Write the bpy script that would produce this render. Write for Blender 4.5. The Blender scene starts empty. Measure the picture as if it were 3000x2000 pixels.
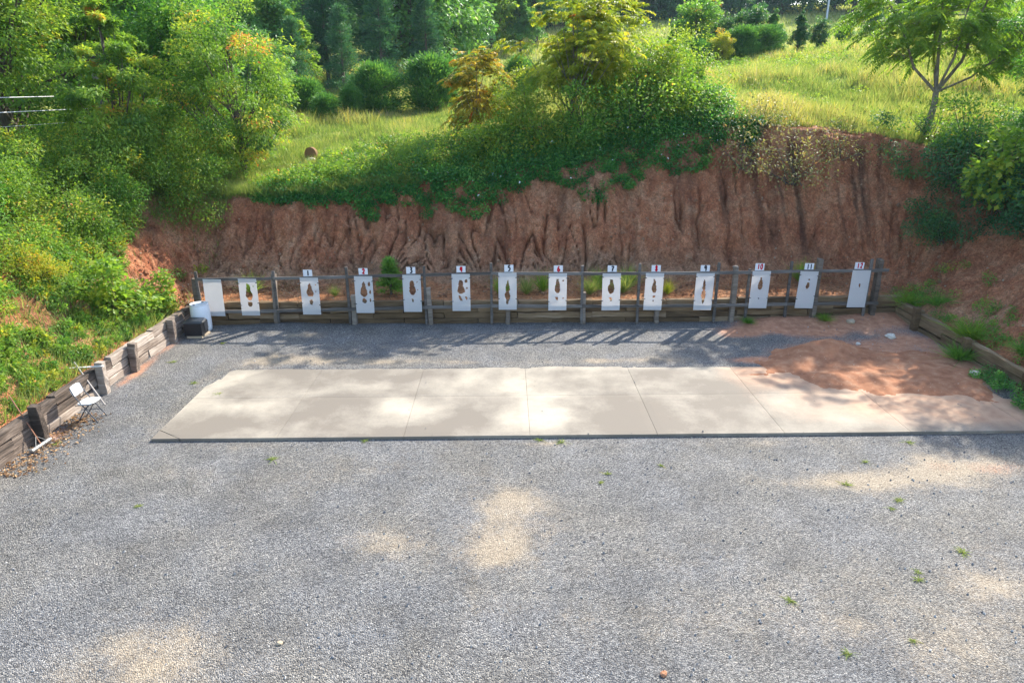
import bpy, math, random
import numpy as np
from mathutils import Vector, Matrix
from mathutils.geometry import tessellate_polygon

SC = bpy.context.scene
COL = SC.collection
R = math.radians
rng = np.random.default_rng(11)
random.seed(5)

# ------------------------------------------------------------------ camera, sky, sun, exposure
PITCH, ROLL, CAMZ = R(19.6), R(0.35), 6.9
cam_d = bpy.data.cameras.new('camera'); cam_d.lens = 24.0; cam_d.sensor_width = 36.0
cam_d.clip_start = 0.1; cam_d.clip_end = 5000
cam = bpy.data.objects.new('camera', cam_d); COL.objects.link(cam)
fw_ = Vector((0, math.cos(PITCH), -math.sin(PITCH))); r0_ = Vector((1, 0, 0)); u0_ = r0_.cross(fw_)
rt_ = r0_ * math.cos(ROLL) - u0_ * math.sin(ROLL); up_ = rt_.cross(fw_)
cam.matrix_world = Matrix(((rt_.x, up_.x, -fw_.x, 0), (rt_.y, up_.y, -fw_.y, 0), (rt_.z, up_.z, -fw_.z, CAMZ), (0, 0, 0, 1)))
SC.camera = cam

SUN_AZ, SUN_EL = R(39), R(37.5)
world = bpy.data.worlds.new('World'); SC.world = world; world.use_nodes = True
wn = world.node_tree; bg = wn.nodes['Background']
sky = wn.nodes.new('ShaderNodeTexSky'); sky.sky_type = 'NISHITA'; sky.sun_disc = False
sky.sun_elevation = SUN_EL; sky.sun_rotation = SUN_AZ; sky.air_density = 1.0; sky.dust_density = 1.2
wn.links.new(sky.outputs[0], bg.inputs[0]); bg.inputs[1].default_value = 0.15
sun_d = bpy.data.lights.new('sun', 'SUN'); sun_d.energy = 3.5; sun_d.angle = R(0.55); sun_d.color = (1.0, 0.93, 0.82)
sun = bpy.data.objects.new('sun', sun_d); COL.objects.link(sun)
sdir = Vector((math.sin(SUN_AZ) * math.cos(SUN_EL), math.cos(SUN_AZ) * math.cos(SUN_EL), math.sin(SUN_EL)))
sun.rotation_euler = sdir.to_track_quat('Z', 'Y').to_euler(); sun.location = sdir * 60
SC.view_settings.view_transform = 'Standard'; SC.view_settings.look = 'None'
SC.view_settings.exposure = 1.68; SC.view_settings.gamma = 1.0
SC.cycles.max_bounces = 7; SC.cycles.transparent_max_bounces = 6
SC.cycles.use_denoising = True

# ------------------------------------------------------------------ helpers
def hashf(ix, iy, s):
    v = np.sin(ix * 127.1 + iy * 311.7 + s * 74.7) * 43758.5453
    return v - np.floor(v)
def vnoise(x, y, s=0):
    x = np.asarray(x, float); y = np.asarray(y, float)
    x, y = np.broadcast_arrays(x, y)
    ix = np.floor(x); iy = np.floor(y); fx = x - ix; fy = y - iy
    fx = fx * fx * (3 - 2 * fx); fy = fy * fy * (3 - 2 * fy)
    a = hashf(ix, iy, s); b = hashf(ix + 1, iy, s); c = hashf(ix, iy + 1, s); d = hashf(ix + 1, iy + 1, s)
    return (a * (1 - fx) + b * fx) * (1 - fy) + (c * (1 - fx) + d * fx) * fy
def fbm(x, y, s=0, o=4):
    t = 0; a = 0.5; n = 0
    for i in range(o):
        t = t + a * vnoise(np.asarray(x) * 2 ** i, np.asarray(y) * 2 ** i, s + i * 3.1); n += a; a *= 0.5
    return t / n
def sstep(a, b, x):
    t = np.clip((np.asarray(x, float) - a) / (b - a), 0, 1); return t * t * (3 - 2 * t)
def nrm(v):
    return v / np.maximum(np.linalg.norm(v, axis=-1, keepdims=True), 1e-9)

def mk_mesh(name, V, Fs, attrs=None, smooth=False):
    V = np.asarray(V, np.float32).reshape(-1, 3)
    if not isinstance(Fs, (list, tuple)): Fs = [Fs]
    Fs = [np.asarray(f, np.int32) for f in Fs if len(f)]
    me = bpy.data.meshes.new(name)
    me.vertices.add(len(V)); me.vertices.foreach_set('co', V.ravel())
    li = np.concatenate([f.ravel() for f in Fs]); tot = np.concatenate([np.full(len(f), f.shape[1], np.int32) for f in Fs])
    st = np.concatenate([[0], np.cumsum(tot)[:-1]]).astype(np.int32)
    me.loops.add(len(li)); me.loops.foreach_set('vertex_index', li)
    me.polygons.add(len(tot)); me.polygons.foreach_set('loop_start', st)
    me.polygons.foreach_set('use_smooth', np.full(len(tot), smooth))
    me.update(calc_edges=True)
    for k, (dom, arr) in (attrs or {}).items():
        at = me.attributes.new(k, 'FLOAT', dom); at.data.foreach_set('value', np.asarray(arr, np.float32).ravel())
    return me
def obj(name, me, mat=None, parent=None, loc=None, rot=None, scale=None):
    o = bpy.data.objects.new(name, me); COL.objects.link(o)
    if mat is not None and me is not None and not me.materials: me.materials.append(mat)
    if parent is not None: o.parent = parent
    if loc is not None: o.location = loc
    if rot is not None: o.rotation_euler = rot
    if scale is not None: o.scale = scale if hasattr(scale, '__len__') else (scale,) * 3
    return o
def tag(o, label, cat=None, group=None, kind=None):
    o['label'] = label
    if cat: o['category'] = cat
    if group: o['group'] = group
    if kind: o['kind'] = kind
    return o
def thing(name, label, cat, loc=(0, 0, 0), rz=0, group=None, scale=None):
    o = bpy.data.objects.new(name, None); COL.objects.link(o); o.location = loc; o.rotation_euler = (0, 0, rz)
    o.empty_display_size = 0.2
    if scale is not None: o.scale = scale if hasattr(scale, '__len__') else (scale,) * 3
    return tag(o, label, cat, group)
class MB:
    """collects pieces of one mesh"""
    def __init__(s): s.V = []; s.Q = []; s.T = []; s.n = 0
    def add(s, V, Q=(), T=()):
        V = np.asarray(V, float).reshape(-1, 3)
        if len(Q): s.Q.append(np.asarray(Q) + s.n)
        if len(T): s.T.append(np.asarray(T) + s.n)
        s.V.append(V); s.n += len(V); return s
    def mesh(s, name, smooth=False, attrs=None):
        fs = []
        if s.Q: fs.append(np.concatenate(s.Q))
        if s.T: fs.append(np.concatenate(s.T))
        return mk_mesh(name, np.concatenate(s.V), fs, attrs, smooth)
def tube(path, rad, sides=8, caps=True):
    P = np.asarray(path, float); n = len(P); rad = np.broadcast_to(np.asarray(rad, float), (n,))
    T = np.gradient(P, axis=0); T = nrm(T)
    mt = np.abs(T).mean(0); ref = np.eye(3)[int(np.argmin(mt))]
    V = []
    for i in range(n):
        a = np.cross(T[i], ref); a /= np.linalg.norm(a); b = np.cross(T[i], a)
        ang = np.arange(sides) / sides * 2 * np.pi
        V.append(P[i] + rad[i] * (np.cos(ang)[:, None] * a + np.sin(ang)[:, None] * b))
    V = np.concatenate(V); Q = []
    for i in range(n - 1):
        for j in range(sides):
            k = (j + 1) % sides
            Q.append((i * sides + j, i * sides + k, (i + 1) * sides + k, (i + 1) * sides + j))
    Tt = []
    if caps:
        for base, flip in ((0, True), ((n - 1) * sides, False)):
            for j in range(1, sides - 1):
                t = (base, base + j, base + j + 1); Tt.append(t[::-1] if flip else t)
    return V, Q, Tt
def cbox(lx, ly, lz, c=0.01, seg=1, jit=0.0, seed=0):
    """chamfered beam along X, centred"""
    r = np.random.default_rng(seed)
    hy, hz = ly / 2, lz / 2
    ring = np.array([(hy - c, hz), (hy, hz - c), (hy, -hz + c), (hy - c, -hz), (-hy + c, -hz), (-hy, -hz + c), (-hy, hz - c), (-hy + c, hz)])
    V = []; xs = np.linspace(-lx / 2, lx / 2, seg + 1)
    for i, x in enumerate(xs):
        rr = ring + (r.normal(0, jit, ring.shape) if jit else 0) + (r.normal(0, jit * 0.7, (1, 2)) if jit else 0)
        xx = np.full(8, x) + (r.normal(0, jit * 1.2, 8) if jit and i in (0, seg) else 0)
        V.append(np.column_stack([xx, rr]))
    Q = [(i * 8 + j, i * 8 + (j + 1) % 8, (i + 1) * 8 + (j + 1) % 8, (i + 1) * 8 + j) for i in range(seg) for j in range(8)]
    T = []
    for b, f in ((0, True), (seg * 8, False)):
        for j in range(1, 7):
            t = (b, b + j + 1, b + j); T.append(t[::-1] if not f else t)
    return np.concatenate(V), Q, T
def box_me(name, lx, ly, lz, c=0.006, seg=1, jit=0, seed=0):
    return MB().add(*cbox(lx, ly, lz, c, seg, jit, seed)).mesh(name)

# ------------------------------------------------------------------ materials
class N:
    def __init__(s, name):
        s.m = bpy.data.materials.new(name); s.m.use_nodes = True; s.t = s.m.node_tree; s.t.nodes.clear()
        s.out = s.t.nodes.new('ShaderNodeOutputMaterial')
    def n(s, typ, **kw):
        d = s.t.nodes.new('ShaderNode' + typ)
        for k, v in kw.items():
            if hasattr(d, k) and k not in d.inputs: setattr(d, k, v)
            else: d.inputs[k.replace('_', ' ') if k not in d.inputs else k].default_value = v
        return d
    def l(s, a, b): s.t.links.new(a, b)
    def pos(s): return s.n('NewGeometry').outputs['Position']
    def objc(s): return s.n('TexCoord').outputs['Object']
    def mapv(s, vec, scale=(1, 1, 1), rot=(0, 0, 0)):
        d = s.n('Mapping'); d.inputs['Scale'].default_value = scale; d.inputs['Rotation'].default_value = rot; s.l(vec, d.inputs['Vector']); return d.outputs[0]
    def noise(s, vec, scale, detail=4, rough=0.55, dist=0):
        d = s.n('TexNoise'); d.inputs['Scale'].default_value = scale; d.inputs['Detail'].default_value = detail
        d.inputs['Roughness'].default_value = rough; d.inputs['Distortion'].default_value = dist; s.l(vec, d.inputs['Vector']); return d.outputs['Fac']
    def voro(s, vec, scale, feature='F1'):
        d = s.n('TexVoronoi'); d.feature = feature; d.inputs['Scale'].default_value = scale; s.l(vec, d.inputs['Vector']); return d
    def ramp(s, fac, stops, mode='LINEAR'):
        d = s.n('ValToRGB'); cr = d.color_ramp; cr.interpolation = mode
        while len(cr.elements) < len(stops): cr.elements.new(0.5)
        for e, (p, c) in zip(cr.elements, stops):
            e.position = p; e.color = tuple(c) + (1,) if hasattr(c, '__len__') else (c, c, c, 1)
        s.l(fac, d.inputs[0]); return d.outputs[0]
    def mix(s, fac, a, b, mode='MIX'):
        d = s.n('Mix'); d.data_type = 'RGBA'; d.blend_type = mode
        for v, i in ((fac, 0), (a, 6), (b, 7)):
            if hasattr(v, 'is_linked') or hasattr(v, 'links'): s.l(v, d.inputs[i])
            else: d.inputs[i].default_value = v if not hasattr(v, '__len__') else tuple(v) + (1,)
        return d.outputs[2]
    def math(s, op, a, b=0.0, clamp=False):
        d = s.n('Math'); d.operation = op; d.use_clamp = clamp
        for i, v in enumerate((a, b)):
            if hasattr(v, 'links'): s.l(v, d.inputs[i])
            else: d.inputs[i].default_value = v
        return d.outputs[0]
    def attr(s, name): return s.n('Attribute', attribute_name=name).outputs['Fac']
    def rand(s): return s.n('ObjectInfo').outputs['Random']
    def bump(s, h, strength=0.5, dist=0.02):
        d = s.n('Bump'); d.inputs['Strength'].default_value = strength; d.inputs['Distance'].default_value = dist; s.l(h, d.inputs['Height']); return d.outputs[0]
    def bsdf(s, color, rough=0.8, spec=0.3, normal=None, metal=0.0):
        d = s.n('BsdfPrincipled')
        for v, i in ((color, 'Base Color'), (rough, 'Roughness')):
            if hasattr(v, 'links'): s.l(v, d.inputs[i])
            else: d.inputs[i].default_value = tuple(v) + (1,) if hasattr(v, '__len__') else v
        d.inputs['Specular IOR Level'].default_value = spec; d.inputs['Metallic'].default_value = metal
        if normal is not None: s.l(normal, d.inputs['Normal'])
        return d.outputs[0]
    def end(s, sh): s.l(sh, s.out.inputs[0]); return s.m

def leaf_mat(name, stops, trans=0.5, rough=0.5, spec=0.32, boost=(1.35, 1.35, 0.7)):
    m = N(name); c = m.ramp(m.attr('tint'), stops)
    a = m.bsdf(c, rough, spec)
    tl = m.n('BsdfTranslucent'); m.l(m.mix(1.0, c, boost, 'MULTIPLY'), tl.inputs[0])
    mx = m.n('MixShader'); mx.inputs[0].default_value = trans; m.l(a, mx.inputs[1]); m.l(tl.outputs[0], mx.inputs[2])
    return m.end(mx.outputs[0])
def wood_mat(name, cols, tint=0.25):
    m = N(name); v = m.objc(); rnd = m.rand()
    add = m.n('VectorMath', operation='ADD'); m.l(v, add.inputs[0])
    cmb = m.n('CombineXYZ'); m.l(m.math('MULTIPLY', rnd, 37.0), cmb.inputs[0]); m.l(m.math('MULTIPLY', rnd, 11.0), cmb.inputs[1]); m.l(cmb.outputs[0], add.inputs[1])
    v = add.outputs[0]
    g = m.noise(m.mapv(v, (1.2, 26, 26)), 1.0, 5, 0.65, 0.6); b = m.noise(m.mapv(v, (0.8, 3, 3)), 1.3, 3)
    f = m.math('ADD', m.math('MULTIPLY', g, 0.65), m.math('MULTIPLY', b, 0.45))
    f = m.math('ADD', f, m.math('MULTIPLY', m.math('SUBTRACT', rnd, 0.5), tint))
    c = m.ramp(f, cols)
    return m.end(m.bsdf(c, 0.85, 0.2, m.bump(g, 0.6, 0.012)))

LM = {}
LM['green'] = leaf_mat('leaf_green', [(0, (0.051, 0.146, 0.029)), (.35, (0.095, 0.242, 0.038)), (.65, (0.183, 0.351, 0.051)), (.9, (0.322, 0.454, 0.073)), (1, (0.556, 0.293, 0.073))])
LM['mid'] = leaf_mat('leaf_mid', [(0, (0.070, 0.161, 0.028)), (.4, (0.155, 0.281, 0.039)), (.75, (0.294, 0.406, 0.050)), (.93, (0.477, 0.434, 0.056)), (1, (0.620, 0.196, 0.056))])
LM['yellow'] = leaf_mat('leaf_yellow', [(0, (0.126, 0.200, 0.023)), (.35, (0.284, 0.347, 0.034)), (.7, (0.483, 0.441, 0.037)), (.9, (0.546, 0.357, 0.032)), (1, (0.525, 0.158, 0.032))])
LM['orange'] = leaf_mat('leaf_orange', [(0, (0.121, 0.154, 0.022)), (.3, (0.286, 0.264, 0.031)), (.6, (0.528, 0.363, 0.039)), (.85, (0.620, 0.297, 0.039)), (1, (0.605, 0.121, 0.033))])
LM['vine'] = leaf_mat('leaf_vine', [(0, (0.035, 0.131, 0.035)), (.4, (0.066, 0.227, 0.049)), (.75, (0.140, 0.350, 0.070)), (1, (0.315, 0.473, 0.105))], rough=0.35)
LM['dark'] = leaf_mat('leaf_dark', [(0, (0.026, 0.097, 0.042)), (.5, (0.052, 0.157, 0.054)), (.85, (0.113, 0.247, 0.060)), (1, (0.210, 0.316, 0.060))], trans=.4)
LM['pine'] = leaf_mat('needle_pine', [(0, (0.029, 0.098, 0.053)), (.5, (0.055, 0.155, 0.071)), (1, (0.122, 0.253, 0.081))], trans=.3, rough=.55)
LM['cedar'] = leaf_mat('needle_cedar', [(0, (0.037, 0.122, 0.037)), (.5, (0.079, 0.209, 0.046)), (1, (0.202, 0.360, 0.058))], trans=.35, rough=.55)
LM['bright'] = leaf_mat('leaf_bright', [(0, (0.088, 0.198, 0.028)), (.5, (0.187, 0.319, 0.039)), (1, (0.396, 0.418, 0.044))], trans=.5)
LM['far'] = leaf_mat('leaf_far', [(0, (0.053, 0.158, 0.051)), (.5, (0.112, 0.263, 0.068)), (.85, (0.210, 0.375, 0.083)), (1, (0.450, 0.450, 0.060))], trans=.4, rough=.45)
LM['grass'] = leaf_mat('grass_blade', [(0, (.09, .17, .040)), (.3, (.19, .27, .070)), (.55, (.31, .345, .11)), (.75, (.43, .39, .18)), (.9, (.60, .45, .06)), (1, (.42, .33, .27))], trans=.45, rough=.6, spec=.2)
LM['brush'] = leaf_mat('leaf_brush', [(0, (.10, .12, .05)), (.4, (.20, .21, .07)), (.75, (.36, .31, .13)), (1, (.38, .16, .08))], trans=.4)
LM['dry'] = leaf_mat('leaf_dry', [(0, (.12, .06, .03)), (.5, (.28, .16, .08)), (1, (.46, .31, .17))], trans=.2, rough=.7, spec=.15)

m = N('bark'); c = m.ramp(m.noise(m.mapv(m.objc(), (6, 6, 1.2)), 2.5, 5), [(.3, (.05, .038, .03)), (.7, (.17, .14, .11))]); M_BARK = m.end(m.bsdf(c, .9, .15))
m = N('bark_pale'); c = m.ramp(m.noise(m.mapv(m.objc(), (6, 6, 1.5)), 2.5, 5), [(.3, (.10, .085, .06)), (.7, (.26, .22, .17))]); M_BARKP = m.end(m.bsdf(c, .85, .2))
M_TIE = wood_mat('weathered_tie', [(.32, (.04, .032, .026)), (.48, (.13, .10, .08)), (.6, (.25, .20, .16)), (.78, (.42, .365, .31))], .32)
M_TIEB = wood_mat('brown_tie', [(.3, (.055, .035, .02)), (.5, (.13, .085, .045)), (.68, (.22, .15, .085)), (.85, (.33, .25, .17))], .3)
M_RAIL = wood_mat('weathered_rail', [(.3, (.045, .038, .033)), (.5, (.105, .092, .080)), (.7, (.18, .162, .145)), (.9, (.30, .28, .255))], .2)
M_POSTW = wood_mat('weathered_post', [(.3, (.05, .04, .032)), (.5, (.14, .11, .085)), (.7, (.24, .20, .16)), (.9, (.36, .32, .28))], .25)

# ground / soil colours shared
def speckle(m, p, base, scale=60.0, amount=0.5):
    v = m.voro(p, scale); return m.mix(m.ramp(m.math('MULTIPLY', v.outputs['Color'], 1.0), [(.86, 0.0), (.93, amount)]), base, (.46, .40, .33))
m = N('gravel'); p = m.pos()
v1 = m.voro(p, 48); v2 = m.voro(p, 100); sep = m.n('SeparateColor'); m.l(v1.outputs['Color'], sep.inputs[0]); sep2 = m.n('SeparateColor'); m.l(v2.outputs['Color'], sep2.inputs[0])
st = m.math('ADD', m.math('MULTIPLY', sep.outputs[0], .55), m.math('MULTIPLY', sep2.outputs[1], .45))
big = m.noise(p, .55, 4, .6)
cool = m.ramp(st, [(.10, (.034, .034, .036)), (.35, (.104, .104, .106)), (.58, (.190, .189, .187)), (.8, (.30, .295, .283)), (1, (.48, .465, .43))])
cool = m.mix(m.ramp(big, [(.4, 0.0), (.62, .55)]), cool, m.mix(1.0, cool, (1.12, 1.03, .86), 'MULTIPLY'))
patch = m.ramp(m.noise(p, .9, 5, .62, .4), [(.3, .74), (.5, .98), (.72, 1.22)]); cool = m.mix(1.0, cool, patch, 'MULTIPLY')
sandc = m.ramp(m.math('ADD', m.math('MULTIPLY', st, .75), m.math('MULTIPLY', m.noise(p, 3, 3), .25)), [(.15, (.15, .115, .075)), (.4, (.30, .235, .155)), (.7, (.42, .335, .225)), (1, (.56, .47, .34))])
clayc = m.ramp(m.noise(p, 5, 6, .65), [(.3, (.27, .115, .06)), (.55, (.42, .20, .11)), (.8, (.55, .31, .18))])
nz = m.math('SUBTRACT', m.math('ADD', m.math('MULTIPLY', m.noise(p, 24, 3), .5), m.math('MULTIPLY', sep2.outputs[2], .5)), .5)
fs = m.ramp(m.math('ADD', m.attr('sand'), m.math('ADD', m.math('MULTIPLY', nz, .9), m.math('MULTIPLY', m.math('SUBTRACT', m.noise(p, 4.5, 4, .6), .5), 1.0))), [(.25, 0.0), (1.15, .75)])
fc = m.ramp(m.math('ADD', m.attr('clay'), m.math('MULTIPLY', nz, .7)), [(.35, 0.0), (.65, 1.0)])
c = m.mix(fc, m.mix(fs, cool, sandc), clayc)
hgt = m.math('SUBTRACT', m.math('ADD', m.math('MULTIPLY', sep.outputs[1], .6), m.math('MULTIPLY', sep2.outputs[0], .3)), m.math('MULTIPLY', v1.outputs['Distance'], 1.2))
bmp = m.n('Bump'); bmp.inputs['Distance'].default_value = .022; m.l(hgt, bmp.inputs['Height'])
m.l(m.math('SUBTRACT', 1.0, m.math('MAXIMUM', m.math('MULTIPLY', fs, .45), m.math('MULTIPLY', fc, .8))), bmp.inputs['Strength'])
M_GRAVEL = m.end(m.bsdf(c, .75, .35, bmp.outputs[0]))

m = N('clay_bank'); p = m.pos(); w = m.noise(p, .5, 3); w2 = m.noise(m.mapv(p, (1.6, 1.6, .45)), 1.6, 6, .6, .5); w3 = m.noise(p, 9, 6, .75)
f = m.math('ADD', m.math('ADD', m.math('MULTIPLY', w2, .55), m.math('MULTIPLY', w3, .25)), m.math('MULTIPLY', w, .36))
red = m.ramp(f, [(.36, (.18, .070, .040)), (.47, (.33, .135, .075)), (.57, (.44, .205, .115)), (.68, (.52, .30, .185)), (.8, (.58, .42, .29))])
tan = m.ramp(f, [(.36, (.18, .115, .075)), (.5, (.32, .22, .145)), (.66, (.44, .33, .23)), (.8, (.54, .44, .33))])
c = m.mix(m.attr('tan'), red, tan)
c = m.mix(m.math('MULTIPLY', m.attr('streak'), .85), c, (.045, .03, .026))
c = m.mix(m.attr('apron'), c, m.ramp(f, [(.38, (.22, .10, .05)), (.55, (.42, .225, .115)), (.75, (.56, .37, .22))]))
vs = m.voro(p, 26); sp = m.n('SeparateColor'); m.l(vs.outputs['Color'], sp.inputs[0])
c = m.mix(m.math('MULTIPLY', m.ramp(sp.outputs[0], [(.93, 0.0), (.96, .6)]), m.ramp(vs.outputs['Distance'], [(.25, 1.0), (.4, 0.0)])), c, (.50, .42, .33))
vc = m.voro(m.mapv(p, (1, 1, .7)), 15); sc_ = m.n('SeparateColor'); m.l(vc.outputs['Color'], sc_.inputs[0]); vd = m.voro(p, 34); sd_ = m.n('SeparateColor'); m.l(vd.outputs['Color'], sd_.inputs[0])
clod = m.math('ADD', m.math('MULTIPLY', sc_.outputs[0], .5), m.math('MULTIPLY', sd_.outputs[1], .5))
c = m.mix(1.0, m.mix(1.0, c, m.ramp(clod, [(.15, .68), (.5, .95), (.85, 1.28)]), 'MULTIPLY'), (1.17, .98, .84), 'MULTIPLY')
h = m.math('ADD', m.math('ADD', w3, m.math('MULTIPLY', vs.outputs['Distance'], -.5)), m.math('MULTIPLY', clod, .6))
M_BANK = m.end(m.bsdf(c, .9, .15, m.bump(h, 1.0, .13)))

m = N('hill_soil'); p = m.pos(); f = m.math('ADD', m.math('MULTIPLY', m.noise(p, .22, 5, .6), .6), m.math('MULTIPLY', m.noise(p, 3.5, 4, .7), .4))
g = m.ramp(f, [(.3, (.12, .17, .035)), (.45, (.22, .26, .05)), (.58, (.34, .33, .08)), (.72, (.40, .33, .14))])
M_HILL = m.end(m.bsdf(m.mix(m.attr('dirt'), g, m.ramp(m.noise(p, 4, 5, .7), [(.3, (.18, .08, .045)), (.6, (.36, .16, .09))])), .95, .1, m.bump(m.noise(p, 6, 4, .7), .6, .15)))

m = N('concrete'); p = m.pos()
big = m.ramp(m.noise(p, .55, 5, .6, .15), [(.36, 0.0), (.66, 1.0)]); fine = m.noise(p, 18, 6, .7); brush = m.noise(m.mapv(p, (2, 90, 1)), 1, 3)
f = m.math('ADD', m.math('ADD', m.math('MULTIPLY', big, .42), m.math('MULTIPLY', m.attr('dust'), .72)), m.math('MULTIPLY', m.math('SUBTRACT', fine, .5), .25))
c = m.ramp(f, [(.16, (.175, .152, .122)), (.34, (.25, .222, .178)), (.56, (.365, .325, .255)), (.9, (.50, .44, .335))])
c = m.mix(m.math('MULTIPLY', m.math('SUBTRACT', brush, .3), .18, True), c, (.22, .19, .15))
spot = m.voro(p, 3.3); ss_ = m.n('SeparateColor'); m.l(spot.outputs['Color'], ss_.inputs[0]); c = m.mix(m.math('MULTIPLY', m.ramp(spot.outputs['Distance'], [(.03, 1.0), (.09, 0.0)]), m.ramp(ss_.outputs[0], [(.7, 0.0), (.75, .55)])), c, (.12, .10, .08))
c = m.mix(m.ramp(m.noise(m.mapv(p, (1, 1.6, 1)), 1.7, 5, .65, .2), [(.55, 0.0), (.75, .35)]), c, (.20, .165, .125))
c = m.mix(m.ramp(m.math('ADD', m.attr('clay'), m.math('MULTIPLY', m.math('SUBTRACT', fine, .5), .5)), [(.15, 0.0), (.8, .92)]), c, m.ramp(m.noise(p, 4, 4), [(.3, (.36, .205, .125)), (.7, (.47, .305, .195))]))
M_CONC = m.end(m.bsdf(c, .8, .25, m.bump(fine, .25, .004)))
m = N('joint_dirt'); M_JOINT = m.end(m.bsdf(m.ramp(m.noise(m.pos(), 8, 4), [(.3, (.16, .13, .095)), (.7, (.30, .25, .19))]), .95, .1))
m = N('sand_clay'); p = m.pos(); f = m.noise(p, 3.2, 6, .65)
c = m.ramp(f, [(.3, (.23, .10, .055)), (.52, (.33, .155, .085)), (.72, (.42, .235, .14))]); c = m.mix(m.math('MULTIPLY', m.ramp(m.voro(p, 40).outputs['Color'], [(.9, 0.0), (.95, 1.0)]), .5), c, (.58, .47, .36))
M_SAND = m.end(m.bsdf(c, .95, .1, m.bump(m.noise(p, 30, 4), .5, .01)))

m = N('target_plastic'); o_ = m.objc(); f = m.noise(o_, 7, 5, .7); spk = m.voro(o_, 55)
wgt = m.math('MULTIPLY', m.ramp(f, [(.45, 0.0), (.7, 1.0)]), m.ramp(spk.outputs['Distance'], [(.12, 1.0), (.3, 0.0)]))
c = m.mix(m.math('MULTIPLY', wgt, .7), (.74, .73, .72), (.24, .23, .22))
a = m.bsdf(c, .45, .35); tl = m.n('BsdfTranslucent'); tl.inputs[0].default_value = (.74, .72, .70, 1)
mx = m.n('MixShader'); mx.inputs[0].default_value = .42; m.l(a, mx.inputs[1]); m.l(tl.outputs[0], mx.inputs[2]); M_SHEET = m.end(mx.outputs[0])
def flat(name, col, rough=.6, spec=.3, metal=0, var=.12, scale=9):
    m = N(name); c = m.mix(m.math('MULTIPLY', m.noise(m.objc(), scale, 4), var), col, tuple(x * .45 for x in col)); return m.end(m.bsdf(c, rough, spec, None, metal))
M_CARD = flat('card_white', (.74, .74, .75), .6)
M_RED = flat('marker_red', (.50, .003, .015), .6, .1, 0, .0); M_BLACKINK = flat('marker_black', (.025, .025, .035), .5)
M_DRUM = flat('drum_plastic', (.82, .85, .88), .35, .5, 0, .25, 4); M_BUNG = flat('bung_dark', (.05, .06, .07), .5)
M_BLACK = flat('black_plastic', (.012, .013, .016), .45, .4, 0, .3); M_LID = flat('black_cover', (.03, .034, .042), .38, .5, 0, .4, 5)
M_RESIN = flat('chair_resin', (.82, .82, .80), .4, .4); M_STEEL = flat('chair_steel', (.06, .065, .075), .4, .5)
M_ALU = flat('aluminium', (.42, .42, .40), .4, .5, .5); M_HANDLE = flat('broom_handle', (.26, .12, .07), .6); M_POLE = flat('grey_pole', (.33, .30, .27), .7)
M_WHITEWOOD = flat('white_lath', (.76, .74, .70), .6); M_BRISTLE = flat('bristle', (.06, .05, .045), .9)
M_CABLE = flat('cable', (.62, .62, .60), .5); M_STONE = flat('stone_tan', (.48, .38, .26), .9, .15, 0, .6, 12); M_STONEW = flat('stone_pale', (.66, .60, .50), .9, .15, 0, .5, 12)
M_TANDISC = flat('tan_foam', (.30, .17, .095), .9, .1, 0, .5, 14); M_GALV = flat('galvanised', (.50, .53, .56), .5, .4, .2); M_SKID = flat('skid_wood', (.40, .32, .22), .85)
M_PEG = flat('peg_dark', (.06, .055, .05), .6)

# ------------------------------------------------------------------ terrain functions
XL, XR, YB = -10.52, 12.62, 21.36        # back faces of the timber walls
CP = np.array([(-9.9, 25.5, 3.4), (-5.7, 26.5, 3.85), (1.3, 27, 4.35), (9, 28, 5.9), (16, 27.5, 5.3), (-14, 18, 3.1), (-14.5, 12, 2.9), (-22, 22, 4.2), (-25, 12, 3.5),
 (-8, 40, 5.5), (-8, 46, 5.9), (-20, 40, 6), (15.6, 58, 8.9), (12, 40, 7.5), (25, 55, 10.3), (20, 40, 8.2), (40, 50, 11), (30, 28, 6.5), (18, 18, 4.9), (28, 15, 6),
 (0, 45, 6.7), (5, 35, 6.3), (-30, 65, 8), (-2, 62, 7.5), (0, 100, 12.5), (-40, 100, 14), (-70, 70, 12), (22, 130, 18.7), (47, 145, 21.6), (44, 120, 17.4), (82, 180, 27.7),
 (30, 90, 12), (60, 80, 13), (120, 120, 20), (0, 160, 22), (-60, 160, 24), (-140, 150, 26), (160, 240, 34), (0, 300, 34), (-200, 300, 40), (220, 350, 40), (-120, 20, 6), (120, 20, 9), (-60, -40, 2), (60, -40, 3),
 (-400, 500, 50), (400, 600, 50), (0, 650, 50)], float)
_c2 = 9.0
_A = np.sqrt(((CP[:, None, :2] - CP[None, :, :2]) ** 2).sum(-1) + _c2); _n = len(CP)
_S = np.block([[_A, np.ones((_n, 1))], [np.ones((1, _n)), np.zeros((1, 1))]]); _W = np.linalg.solve(_S, np.append(CP[:, 2], 0))
def hill(x, y):
    x = np.asarray(x, float); y = np.asarray(y, float); out = np.full(np.broadcast(x, y).shape, _W[-1])
    for (cx, cy, _), w in zip(CP, _W[:-1]): out = out + w * np.sqrt((x - cx) ** 2 + (y - cy) ** 2 + _c2)
    return out + (fbm(x * .35, y * .35, 4) - .5) * .5
def outd(x, y):
    lx = np.maximum(XL - x, 0); rx = np.maximum(x - XR, 0); by = np.maximum(y - YB, 0)
    d = np.sqrt(lx ** 2 + rx ** 2 + by ** 2); dd = np.maximum(d, 1e-6)
    return d, (lx / dd) ** 2, (rx / dd) ** 2, (by / dd) ** 2
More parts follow.
